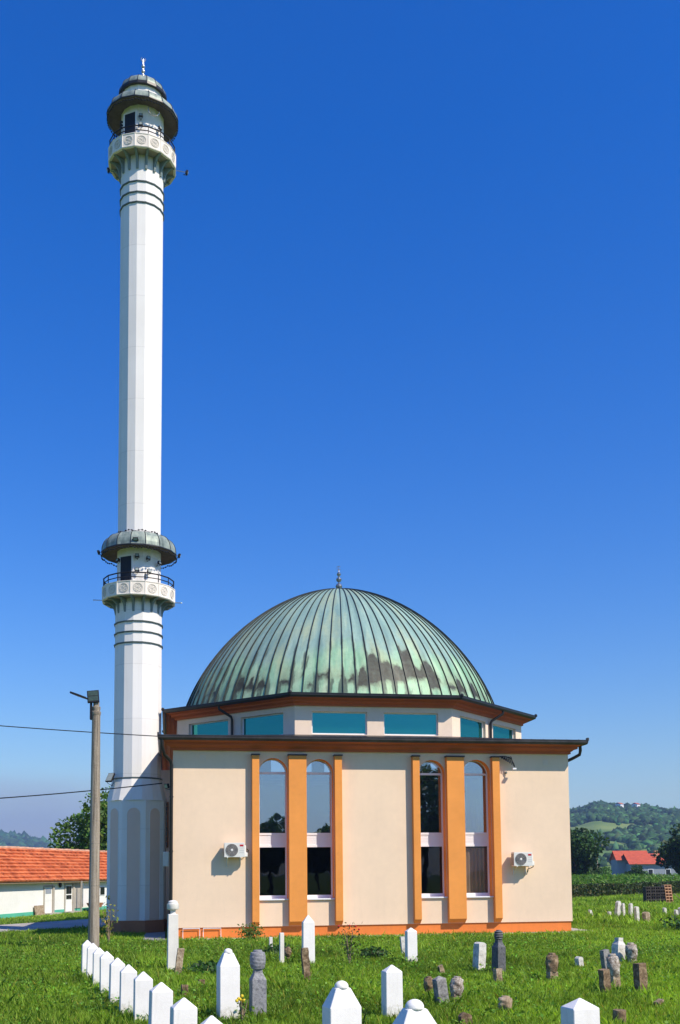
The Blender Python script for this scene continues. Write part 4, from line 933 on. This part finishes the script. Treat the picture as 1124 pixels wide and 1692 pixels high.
# ------------------------------------------------------------------ shed on the left
A0 = Vector((-9.4, 21.8)); U = Vector((.357, .934)).normalized(); ang = math.atan2(U.y, U.x)
shd = thing('shed', 'long low white shed with an orange tiled roof', 'shed', (A0.x, A0.y, 0), ang)
# local: x along the wall, -y outward (towards the yard)
b = MB(); S0, S1 = -7, 22
b.box(S0, S1, 0, 5.2, -.2, 2.25); b.add([(S0,0,2.25),(S0,5.2,2.25),(S0,2.6,3.95)], [(0,2,1)]); b.add([(S1,0,2.25),(S1,5.2,2.25),(S1,2.6,3.95)], [(0,1,2)]); b.build('wall', M['shedwhite'], shd)
b = MB(); b.box(S0-.01, S1+.01, -.02, 5.22, -.15, .24); b.build('painted_base', M['turq'], shd)
rf = MB(); NC = 10; ev, rg = Vector((-.45, 2.03)), Vector((2.6, 4.1))
for k in range(NC):   # overlapping tile courses
    p = ev.lerp(rg, k/NC); q = ev.lerp(rg, (k+1)/NC+.012)
    n_ = Vector((-(q-p).y, (q-p).x)).normalized(); lift = .10
    for i in range(58):
        x0 = S0-.3+i*(S1-S0+.6)/58; x1 = x0+(S1-S0+.6)/58; j = random.uniform(-.007,.007)
        rf.add([(x0,p.x+n_.x*lift,p.y+n_.y*lift+j),(x1,p.x+n_.x*lift,p.y+n_.y*lift+j),(x1,q.x,q.y+.004),(x0,q.x,q.y+.004),(x0,p.x,p.y-.01),(x1,p.x,p.y-.01)], [(0,1,2,3),(4,5,1,0)])
rf.add([(S0-.3,2.6,4.1),(S1+.3,2.6,4.1),(S1+.3,5.65,2.03),(S0-.3,5.65,2.03)], [(0,1,2,3)])
ro = rf.build('roof', M['rooftile'], shd)
b = MB()
for i in range(74):
    x0 = S0-.3+i*.4; b.lathe([(.10,0),(.115,.42)], 10, (0,0), 0, 0, Matrix.Translation((x0,2.6,4.09+random.uniform(-.015,.015))) @ Matrix.Rotation(PI/2,4,'Y'))
M['ridge'] = paint('pale_ridge_mortar', (.60,.34,.22), .2, 2, .9, .3, 20); b.build('ridge', M['ridge'], ro)
b = MB(); b.box(S0-.3,S1+.3,-.40,-.37,1.93,2.02); b.build('fascia', M['wood'], shd)
def sdoor(x0, x1, zt, glazed):
    d = MB(); d.box(x0,x1,-.035,-.003,.05,zt); d.box(x0+.08,x1-.08,-.045,-.036,.15,.75); d.box(x0+.08,x1-.08,-.045,-.036,.82,zt-.65); do = d.build('door', M['shedwhite'], shd)
    f = MB(); f.box(x0-.09,x0,-.06,0,.02,zt+.09); f.box(x1,x1+.2,-.12,0,.02,zt+.09); f.box(x0,x1,-.06,-.004,zt,zt+.09); f.build('frame', M['concrete'], do)
    g_ = MB(); g_.box(x0+.1,x1-.12,-.05,-.046,zt-.38 if not glazed else 1.2,zt-.08)
    if glazed: g_.box(x0+.1,x1-.12,-.05,-.046,.86,1.12)
    g_.build('pane', M['darkpane'] if glazed else M['housewall'], do)
    s_ = MB(); s_.box(x0-.2,x1+.4,-.5,-.021,-.1,.09); s_.build('step', M['concrete'], do)
sdoor(5.15, 6.1, 1.65, False); sdoor(7.9, 8.85, 1.76, True)
b = MB(); b.box(13.05,13.85,-.03,-.003,.98,1.58); wo_ = b.build('window', M['pvc'], shd); b = MB(); b.box(13.1,13.8,-.034,-.031,1.02,1.54); b.build('pane', M['darkpane'], wo_)
b = MB(); b.box(9.25,9.33,-.5,-.42,0,2.0); b.box(9.1,10.2,-.06,-.003,.25,1.85); b.build('porch_post', M['concrete'], shd)
b = MB(); b.tube([(10.35,-.05,.3),(10.35,-.05,2.0)], .04, 6); b.build('downpipe', M['silver'], shd)
def on_shed(s, off, z=0): p = A0 + U*s + Vector((U.y, -U.x))*off; return (p.x, p.y, z)
b = MB(); moon_ring(b, .14, 0, 0, 16, .035); b.lathe([(.12,-.02),(.12,.02)], 14, (0,0), 0, 0, Matrix.Rotation(PI/2,4,'X')); o = b.build('wall_fitting', M['black'], loc=on_shed(7.15,.06,1.78)); o.rotation_euler = (0,0,ang); tag(o, 'dark round wheel-like fitting under the shed eave between the doors', 'wall fitting')
b = MB(); b.box(-.55,.55,-.03,.03,0,.62); o = b.build('board', M['tanstone'], loc=on_shed(4.3,.22,-.02)); o.rotation_euler = (R(-10),0,ang); tag(o, 'pale board leaning on the shed left of its doors', 'board')
t = thing('wheelbarrow', 'dark wheelbarrow parked against the shed right of the doors', 'wheelbarrow', on_shed(10.8,.7,0), ang)
b = MB(); b.prism([(-.35,-.25),(.35,-.3),(.35,.3),(-.35,.25)], .25, .55, top=[(-.55,-.35),(.5,-.38),(.5,.38),(-.55,.35)]); b.build('tray', M['base_brown'], t)
b = MB(); b.lathe([(.19,-.04),(.19,.04)], 16, (0,0), 0, 0, Matrix.Translation((-.5,0,.19)) @ Matrix.Rotation(PI/2,4,'X')); b.build('wheel', M['black'], t)
b = MB(); [b.tube([(-.5,.1*s,.19),(.3,.28*s,.3),(.95,.28*s,.55)], .02, 6) for s in (-1,1)]; [b.tube([(.35,.26*s,.3),(.4,.26*s,0)], .02, 6) for s in (-1,1)]; b.build('handle', M['silver'], t)
b = MB(); b.lathe([(.03,0),(.025,.85),(.01,.87)], 6); o = b.build('stake', M['black'], loc=on_shed(8.3,2.0,0)); tag(o, 'thin dark stake standing in the grass in front of the shed', 'stake')
# path in front of the shed
pth = MB(); P0 = [(-19,-6.5),(-7.2,6.6),(-4.4,8.9),(-2.9,9.9),(-2.9,22.0),(-4.4,19.1),(-8.2,13.8),(-22,-3)]
pth.add([(x,y,.02) for x,y in P0], [tuple(range(8))]); tag(pth.build('path', M['concrete'], fixn=True), kind='structure')

# ------------------------------------------------------------------ vegetation
rng = np.random.default_rng(11)
def quads(C, size, rng, asp=.6, up_bias=.0):
    """leaf quads at centres C"""
    n = len(C); d = rng.normal(size=(n,3)); d[:,2] += up_bias; d /= np.linalg.norm(d,axis=1)[:,None]
    t = rng.normal(size=(n,3)); a = np.cross(d,t); a /= np.linalg.norm(a,axis=1)[:,None]; b = np.cross(d,a)
    s = (size*rng.uniform(.6,1.4,n))[:,None]
    V = np.stack([C-a*s, C-b*s*asp+d*s*.18, C+a*s, C+b*s*asp+d*s*.18],1).reshape(-1,3)
    F = np.arange(4*n).reshape(n,4); return V, F
def leafcol(n, base, var, rng, k=4):
    base = np.array(base); c = base[None]*np.exp(rng.normal(0,var,(n,1)))*np.exp(rng.normal(0,var*.35,(n,3)))
    return np.repeat(np.concatenate([np.clip(c,0,1), np.ones((n,1))],1),k,0)
def tree(name, label, loc, h, rad, col, nl, leaf, cb=.25, group=None, lobes=16, seed=1, squash=1.0, cat='tree', limbs=7):
    r = np.random.default_rng(seed); t = thing(name, label, cat, loc, 0, group)
    tk = MB(); tr = max(.05, h*.022); tk.tube([(0,0,-.3),(.05*h*.1,.02,h*.25),(.0,.1,h*.55),(.1,.0,h*.8)], [tr*1.3,tr,tr*.7,tr*.25], 9)
    for k in range(limbs):
        a = r.uniform(0,2*PI); z0 = h*r.uniform(.25,.55); L = rad*r.uniform(.6,.95); z1 = z0+h*r.uniform(.12,.3)
        tk.tube([(0,0,z0),(L*.5*math.cos(a),L*.5*math.sin(a),(z0+z1)/2+.1),(L*math.cos(a),L*math.sin(a),z1)], [tr*.5,tr*.32,tr*.1], 6)
    tk.build('trunk', M['bark'], t, smooth=True)
    cz = h*(cb+1)/2; hz = h*(1-cb)/2
    u = r.normal(size=(lobes,3)); u /= np.linalg.norm(u,axis=1)[:,None]; rr = r.uniform(.35,.85,lobes)[:,None]; LC = u*rr*np.array([rad,rad,hz])*np.array([1,1,1]) + [0,0,cz]
    LC[:,:2] *= (1-.35*np.clip((LC[:,2:3]-cz)/hz,0,1)); LR = r.uniform(.28,.46,lobes)*rad
    which = r.integers(0,lobes,nl); v = r.normal(size=(nl,3)); v /= np.linalg.norm(v,axis=1)[:,None]
    q = v*(LR[which]*r.uniform(.45,1.12,nl)**.6)[:,None]; q[:,2] *= .8; C = LC[which]+q
    V, F = quads(C, leaf, r, .6, .35); shade = leafcol(nl, col, .28, r)
    shade[:,:3] *= np.repeat(np.exp(r.normal(0,.16,lobes))[which],4)[:,None]
    npmesh('crown', V, F, M['leaf'], shade, t); return t
tree('broad_tree', 'dark green broad tree rising behind the orange shed roof', (-4.0,50,0), 9.0, 5.5, (.085,.16,.02), 14000, .19, .22, None, 26, 21)
tree('broad_tree', 'dark tree close behind the right corner of the building', (50.2,84.5,0), 8.4, 4.6, (.035,.075,.018), 9000, .25, .05, 'trees beyond the hedge', 26, 22)
tree('broad_tree', 'dark tree at the right edge, right of the red-roofed house', (65.6,83,0), 9.0, 4.2, (.035,.075,.018), 9000, .25, .05, 'trees beyond the hedge', 26, 23)
bush_c = (.06,.13,.022)
tree('bush', 'bright round bush in front of the left end of the red-roofed house', (59.5,98,0), 3.2, 2.1, bush_c, 2200, .16, .0, 'bushes beyond the hedge', 10, 24, 1, 'bush', 3)
tree('bush', 'dark bush in front of the middle of the red-roofed house', (66.5,102,0), 3.0, 1.9, (.04,.085,.02), 2200, .16, .0, 'bushes beyond the hedge', 10, 25, 1, 'bush', 3)
tree('bush', 'low dark bush between the left tree and the bright bush', (55.0,90,0), 2.9, 1.9, (.04,.09,.02), 2200, .16, .0, 'bushes beyond the hedge', 10, 26, 1, 'bush', 3)
for k, (x, y, h, lab) in enumerate(((12.0,-86,10.2,'low tree behind the viewer, mirrored in the first window'), (18.6,-90,8.6,'low tree behind the viewer, mirrored in the second window'), (31,-84,16,'tall tree behind the viewer, mirrored in the right windows'))):
    tree('broad_tree', lab, (x,y,0), h, h*.36, (.05,.10,.02), 4000, .34, .2, 'trees behind the viewer', 20, 40+k)
# hedge
def hedge():
    r = np.random.default_rng(5); p0 = np.array([27.0,38.5]); p1 = np.array([58.0,64.5]); d = (p1-p0); L = np.linalg.norm(d); d /= L; nrm = np.array([d[1],-d[0]])
    n = 26000; s = r.uniform(0,L,n); t_ = r.uniform(-.6,.6,n); hh = .98+.22*vnoise(s,s*0,.9,2)+.1*vnoise(s,s*0,4,3); z = hh*r.uniform(0.0,1,n)**.75
    edge = r.random(n) < .55; t_ = np.where(edge, -.6+.12*r.normal(size=n)+.25*vnoise(s,z,1.3,4), t_)
    C = np.stack([p0[0]+d[0]*s-nrm[0]*0+nrm[0]*(-t_), p0[1]+d[1]*s+nrm[1]*(-t_), z],-1)
    V, F = quads(C, .11, r, .6, .2); col = leafcol(n,(.045,.075,.02),.35,r)
    br = np.repeat((r.random(n)<.22),4); col[br,:3] = col[br,:3]*np.array([2.6,1.5,1.5])
    t = thing('hedge', 'dark clipped hedge running across behind the far graves', 'hedge', (0,0,0)); npmesh('foliage', V, F, M['leaf'], col, t)
    b = MB()
    for k in range(60):
        q = p0+d*(L*k/59); b.tube([(q[0],q[1],-.1),(q[0]+.05,q[1],.6),(q[0]-.05,q[1]+.05,1.1)], [.03,.02,.01], 5)
    b.build('stem', M['bark'], t)
hedge()
def crop():
    r = np.random.default_rng(6); V_ = []; n = 34000
    s = r.uniform(-10,46,n); row_ = np.round(r.uniform(0,30,n)/1.0)*1.0; d = np.array([.77,.64]); nr = np.array([-.64,.77]); p0 = np.array([32.0,47.0])
    x = p0[0]+d[0]*s+nr[0]*row_+r.normal(0,.1,n); y = p0[1]+d[1]*s+nr[1]*row_+r.normal(0,.1,n); z = r.uniform(.3,1.9,n)*(.85+.15*vnoise(x,y,.3,3))
    C = np.stack([x,y,z],-1); V, F = quads(C,.27,r,.22,.2); o = npmesh('maize_field', V, F, M['leaf'], leafcol(n,(.11,.22,.03),.3,r)); tag(o,'rows of green maize beyond the hedge','maize',kind='stuff')
crop()
# meadow strip poles and house beyond
b = MB(); b.lathe([(.13,0),(.09,5.2)], 8); o = b.build('utility_pole', M['pole'], loc=(56.9,93,0)); tag(o, 'thin distant wooden pole left of the red-roofed house', 'pole')
hz = math.atan2(-1.5, 7.8)
hh = thing('red_roofed_house', 'grey house with a long bright red roof between two dark trees', 'house', (84.0,140.6,0), hz)
b = MB(); b.box(0,8.8,0,7,0,3.5); b.box(-1.6,4.2,3.2,8,0,4.3); b.build('wall', M['housewall'], hh)
b = MB(); b.add([(-.3,-.5,3.4),(9.2,-.5,3.4),(9.2,3.5,5.4),(-.3,3.5,5.4),(9.2,7.5,3.4),(-.3,7.5,3.4)], [(0,1,2,3),(3,2,4,5)]); b.add([(-1.9,2.7,4.2),(4.6,2.7,4.2),(4.6,5.5,6.0),(-1.9,5.5,6.0),(4.6,8.3,4.2),(-1.9,8.3,4.2)], [(0,1,2,3),(3,2,4,5)]); b.add([(-1.6,3.2,4.3),(-1.6,5.5,5.8),(-1.6,8,4.3)], [(0,1,2)]); ro = b.build('roof', M['redroof'], hh)
b = MB(); b.box(5.2,5.8,2.2,2.8,4.6,5.9); b.build('chimney', M['clay'], ro)
for x in (3.2, 6.4): b = MB(); b.box(x,x+1.0,-.03,-.002,1.3,2.5); f = b.build('window', M['pvc'], hh); b = MB(); b.box(x+.1,x+.9,-.036,-.031,1.4,2.4); b.build('pane', M['darkpane'], f)
old_slab('white plastic cover heaped in front of the right-hand tree', 71.0, 96.0, 4.2, 1.2, 1.5, M['pvc'], -20, (0,0), .25, 61, .4, None, 'plastic cover')
# woodland on the hills: far-off mass
def woodland():
    r = np.random.default_rng(8); ico = bmesh.new(); bmesh.ops.create_icosphere(ico, subdivisions=1, radius=1); iv = np.array([v.co[:] for v in ico.verts]); ic = np.array([[v.index for v in f.verts] for f in ico.faces]); ico.free()
    P = []
    def scatter(n, a0, a1, r0, r1, s0, s1, thr, sd, k):
        az = r.uniform(a0,a1,n); rr = np.sqrt(r.uniform(r0*r0,r1*r1,n)); x = rr*np.sin(np.radians(az)); y = rr*np.cos(np.radians(az)); z = hill_h(az,rr)
        d = .6*vnoise(x,y,k,sd)+.4*vnoise(x,y,k*2.7,sd+1); el = (z-2.4)/rr*1700
        crest = (rr > 1080) & (rr < 1350) & (az > 10)
        meadow = (az > 10) & (((el > 63-1.5*np.abs(az-25.5)) & (el < 74-2.0*np.abs(az-25.2)) & (az > 23.6)) | ((el > 53) & (el < 58) & (az > 22.9) & (az < 24.3)) | ((el < 33) & (vnoise(az,el*.1,1.2,23) > .3)) | ((el > 84) & (el < 92) & (vnoise(az,el*.05,1.6,19) > .55)))
        keep = ((d > thr) & (~meadow | (r.random(n) < .05))) | (crest & (d > .33))
        for i in np.where(keep)[0]: P.append((x[i]+CX, y[i]+CY, z[i], r.uniform(s0,s1), 0))
    scatter(36000, 11, 34, 520, 1380, 1.5, 3.8, .36, 3, .010)
    scatter(6000, -17, 8, 1700, 2680, 7, 14, .30, 6, .004)
    P = np.array(P); n = len(P); nv = len(iv)
    J = np.clip(1+.42*r.normal(size=(n,nv,1)),.35,2.0); V = iv[None]*J*P[:,3][:,None,None]*np.array([1,1,.85]) + P[:,None,:3] + np.array([0,0,1])*P[:,3][:,None,None]*.35
    F = (ic[None]+ (np.arange(n)*nv)[:,None,None]).reshape(-1,3)
    base = np.array([.036,.078,.026]); c = base[None]*np.exp(r.normal(0,.45,(n,1)))*np.exp(r.normal(0,.1,(n,3))); col = np.repeat(np.concatenate([c,np.ones((n,1))],1),nv,0)
    o = npmesh('woodland', V.reshape(-1,3), F, M['wood_far'], col); tag(o,'dense woodland covering the far hills','woodland',kind='stuff')
woodland()
for k, (az, rr, lab) in enumerate(((25.6,1090,'small white farmhouse on the hill crest, right of the pair'), (24.75,1105,'small orange-roofed farmhouse on the hill crest, left of the pair'))):
    z = float(hill_h(np.array([az]), np.array([rr]))[0]); t = thing('farmhouse', lab, 'house', (CX+rr*math.sin(R(az)), CY+rr*math.cos(R(az)), z), R(35), 'farmhouses on the hill')
    b = MB(); b.box(-3.2,3.2,-3,3,-3,6); b.build('wall', M['white'], t); b = MB(); b.add([(-3.6,-3.6,5.8),(3.6,-3.6,5.8),(3.6,0,7.4),(-3.6,0,7.4),(3.6,3.6,5.8),(-3.6,3.6,5.8)], [(0,1,2,3),(3,2,4,5)]); b.build('roof', M['rooftile'] if k else M['redroof'], t)

# small plants in the graveyard
def plant(name, label, x, y, h, n, leaf, col, spread, flowers=0, fcol=None, cat='plant', seed=3, stem=True):
    r = np.random.default_rng(seed); t = thing(name, label, cat, (x, y, 0)); b = MB()
    for k in range(5):
        a = r.uniform(0,2*PI); s = spread*r.uniform(.3,1); b.tube([(0,0,-.05),(s*.4*math.cos(a),s*.4*math.sin(a),h*.5),(s*math.cos(a),s*math.sin(a),h*r.uniform(.75,1))], [.014,.009,.004], 5)
    b.build('stem', M['wood'], t)
    C = r.normal(size=(n,3))*np.array([spread*.55,spread*.55,h*.26])+[0,0,h*.55]; C[:,2] = np.clip(C[:,2],.03,h*1.1)
    V, F = quads(C, leaf, r, .55, .3); npmesh('foliage', V, F, M['leaf'], leafcol(n,col,.3,r), t)
    for k in range(flowers):
        f = MB(); p = (r.normal()*spread*.6, r.normal()*spread*.6, h*r.uniform(.8,1.08)); f.ball(p, .028, 7, 5); f.build('flower', fcol, t)
M['rose'] = paint('red_petals', (.55,.02,.02), .1, 10, .6, 0); M['yellow'] = paint('yellow_petals', (.75,.55,.03), .1, 10, .6, 0)
plant('rose_bush', 'rose bush with red blooms on a bare stem before the orange plinth', 4.42, -12.1, 1.0, 260, .035, (.045,.075,.02), .26, 4, M['rose'], 'rose bush', 3)
plant('shrub', 'low yellow-green shrub against the orange plinth below the first pilaster', 2.75, -1.3, .55, 420, .05, (.11,.17,.03), .36, 0, None, 'shrub', 4)
plant('sapling', 'thin sapling with pale yellow leaves right behind the concrete pole', -2.15, -2.2, 1.5, 120, .055, (.22,.22,.04), .30, 0, None, 'sapling', 5)
plant('wildflower', 'yellow wildflower growing right of the knob-topped stone', 1.0, -21.7, .42, 60, .03, (.09,.16,.03), .09, 7, M['yellow'], 'wildflower', 6)
plant('weed', 'dark leafy weed clump behind the thin white posts', 2.95, -8.6, .32, 320, .06, (.05,.11,.025), .35, 0, None, 'weed', 7)
plant('weed', 'broad dark weed patch beside the leaning broken post', .85, -13.2, .25, 420, .07, (.05,.12,.025), .5, 0, None, 'weed', 8)
plant('weed', 'dark weed clump at far right below the far graves', 20.2, -1.0, .55, 700, .10, (.045,.10,.022), .9, 0, None, 'weed', 9)
plant('weed', 'dark weed clump left of the pointed stone near the facade', 5.3, -10.8, .35, 320, .06, (.05,.11,.025), .32, 0, None, 'weed', 10)

# grass: one object, blades by distance from the churchyard gate
def grass():
    r = np.random.default_rng(2); VV = []; CC = []; 
    def zone(n, d0, d1, a0, a1, h0, h1, wd, keep=1.0):
        az = np.radians(r.uniform(a0,a1,n)); d = np.sqrt(r.uniform(d0*d0,d1*d1,n)); x = CX+d*np.sin(az); y = CY+d*np.cos(az)
        ok = ~((x > -.12) & (x < LX+.1) & (y > -.10) & (y < LY)) & ~((x > -1.05) & (x < -.2) & (y > -.85) & (y < 5)) & ~((x-MC[0])**2+(y-MC[1])**2 < 1.6)
        ok &= ~((x > 15.3) & (x < 16.2) & (y > -.45) & (y < LY)) & ~((y > -.42) & (y < 0) & (x > -.2) & (x < LX+.7))
        e0 = Vector((-7.2,6.6)); 
        cr = lambda ax, ay, bx, by: (bx-ax)*(y-ay)-(by-ay)*(x-ax)
        inpath = (cr(-22,-3,-8.2,13.8) < 0) & (cr(-8.2,13.8,-4.4,19.1) < 0.6) & (cr(-19,-6.5,-7.2,6.6) > 0) & (cr(-7.2,6.6,-4.4,8.9) > 0) & (x < -2.9) & (y < 21)
        ok &= ~inpath
        sx = (x-A0.x)*U.x+(y-A0.y)*U.y; so_ = (x-A0.x)*U.y-(y-A0.y)*U.x
        ok &= ~((so_ < .03) & (so_ > -5.3) & (sx > S0) & (sx < S1))
        x = x[ok]; y = y[ok]; m = len(x)
        pat = .55*vnoise(x,y,.55,1)+.45*vnoise(x,y,1.9,2); clump = vnoise(x,y,5.0,3)
        h = (h0+(h1-h0)*r.random(m))*(.45+1.0*pat)*(.6+.7*clump); h *= np.where(r.random(m) < .03, 1.7, 1.0)
        th = r.uniform(0,2*PI,m); ln = r.uniform(.1,.75,m)*h; lx = np.cos(th)*ln; ly = np.sin(th)*ln
        tw = th+PI/2+r.normal(0,.5,m); wx = np.cos(tw)*wd*r.uniform(.6,1.3,m); wy = np.sin(tw)*wd*r.uniform(.6,1.3,m); z0 = np.full(m,-.01)
        V = np.stack([np.stack([x-wx,y-wy,z0],-1), np.stack([x+wx,y+wy,z0],-1), np.stack([x+wx*.7+lx*.35,y+wy*.7+ly*.35,h*.6],-1), np.stack([x+lx,y+ly,h],-1), np.stack([x-wx*.7+lx*.35,y-wy*.7+ly*.35,h*.6],-1)],1)
        pc = .5*vnoise(x,y,.28,7)+.5*vnoise(x,y,1.1,8)
        g0 = np.array([.11,.20,.02]); g1 = np.array([.38,.58,.055]); g2 = np.array([.42,.38,.08])
        c = g0+(g1-g0)*np.clip(pc*1.25-.12+r.normal(0,.16,m),0,1)[:,None]
        dry = r.random(m) < .05; c[dry] = g2*np.exp(r.normal(0,.2,(dry.sum(),1))); c *= np.exp(r.normal(0,.13,(m,1)))
        VV.append(V.reshape(-1,3)); CC.append(np.repeat(np.concatenate([np.clip(c,0,1),np.ones((m,1))],1),5,0))
    zone(190000, 9, 20, -19, 31, .07, .19, .0065)
    zone(190000, 20, 30, -19, 31, .07, .18, .009)
    zone(170000, 29, 47, -19, 31, .06, .16, .013)
    zone(110000, 46, 100, 12, 31, .10, .28, .03)
    zone(30000, 46, 80, -20, -3, .05, .12, .02)
    zone(7000, 8, 60, -32, -19, .07, .18, .02); zone(7000, 8, 60, 31, 44, .07, .18, .02)
    V = np.concatenate(VV); C = np.concatenate(CC); n = len(V)//5; F = (np.array([0,1,2,3,4])[None]+5*np.arange(n)[:,None])
    o = npmesh('grass', V, F, M['grass'], C); tag(o, 'long green grass covering the graveyard', 'grass', kind='stuff')
    # broad-leaved clover and weeds between the blades
    m = 52000; az = np.radians(r.uniform(-19,31,m)); d = np.sqrt(r.uniform(81,37**2,m)); x = CX+d*np.sin(az); y = CY+d*np.cos(az); k = (vnoise(x,y,.8,12)*.6+vnoise(x,y,2.5,13)*.4 > .46) & (y < -.6); x = x[k]; y = y[k]
    V, F = quads(np.stack([x,y,r.uniform(.04,.20,len(x))],-1), .032, r, .7, 1.6); o = npmesh('clover', V, F, M['grass'], leafcol(len(x),(.15,.29,.03),.28,r)); tag(o, 'broad-leaved clover growing through the grass', 'clover', kind='stuff')
grass()

# ------------------------------------------------------------------ haze
hb = MB(); hb.box(-3700, 3700, -3700, 3700, -3.0, 190.0); ho = hb.build('haze', []); ho.data.materials.clear()
hm = bpy.data.materials.new('haze'); hm.use_nodes = True; hm.node_tree.nodes.clear(); o_ = hm.node_tree.nodes.new('ShaderNodeOutputMaterial'); pv = hm.node_tree.nodes.new('ShaderNodeVolumePrincipled')
pv.inputs['Color'].default_value = (.45, .66, 1.0, 1); pv.inputs['Density'].default_value = .00026; pv.inputs['Anisotropy'].default_value = .2
hm.node_tree.links.new(pv.outputs[0], o_.inputs['Volume']); ho.data.materials.append(hm); tag(ho, 'thin blue haze over the valley', 'haze', kind='stuff')
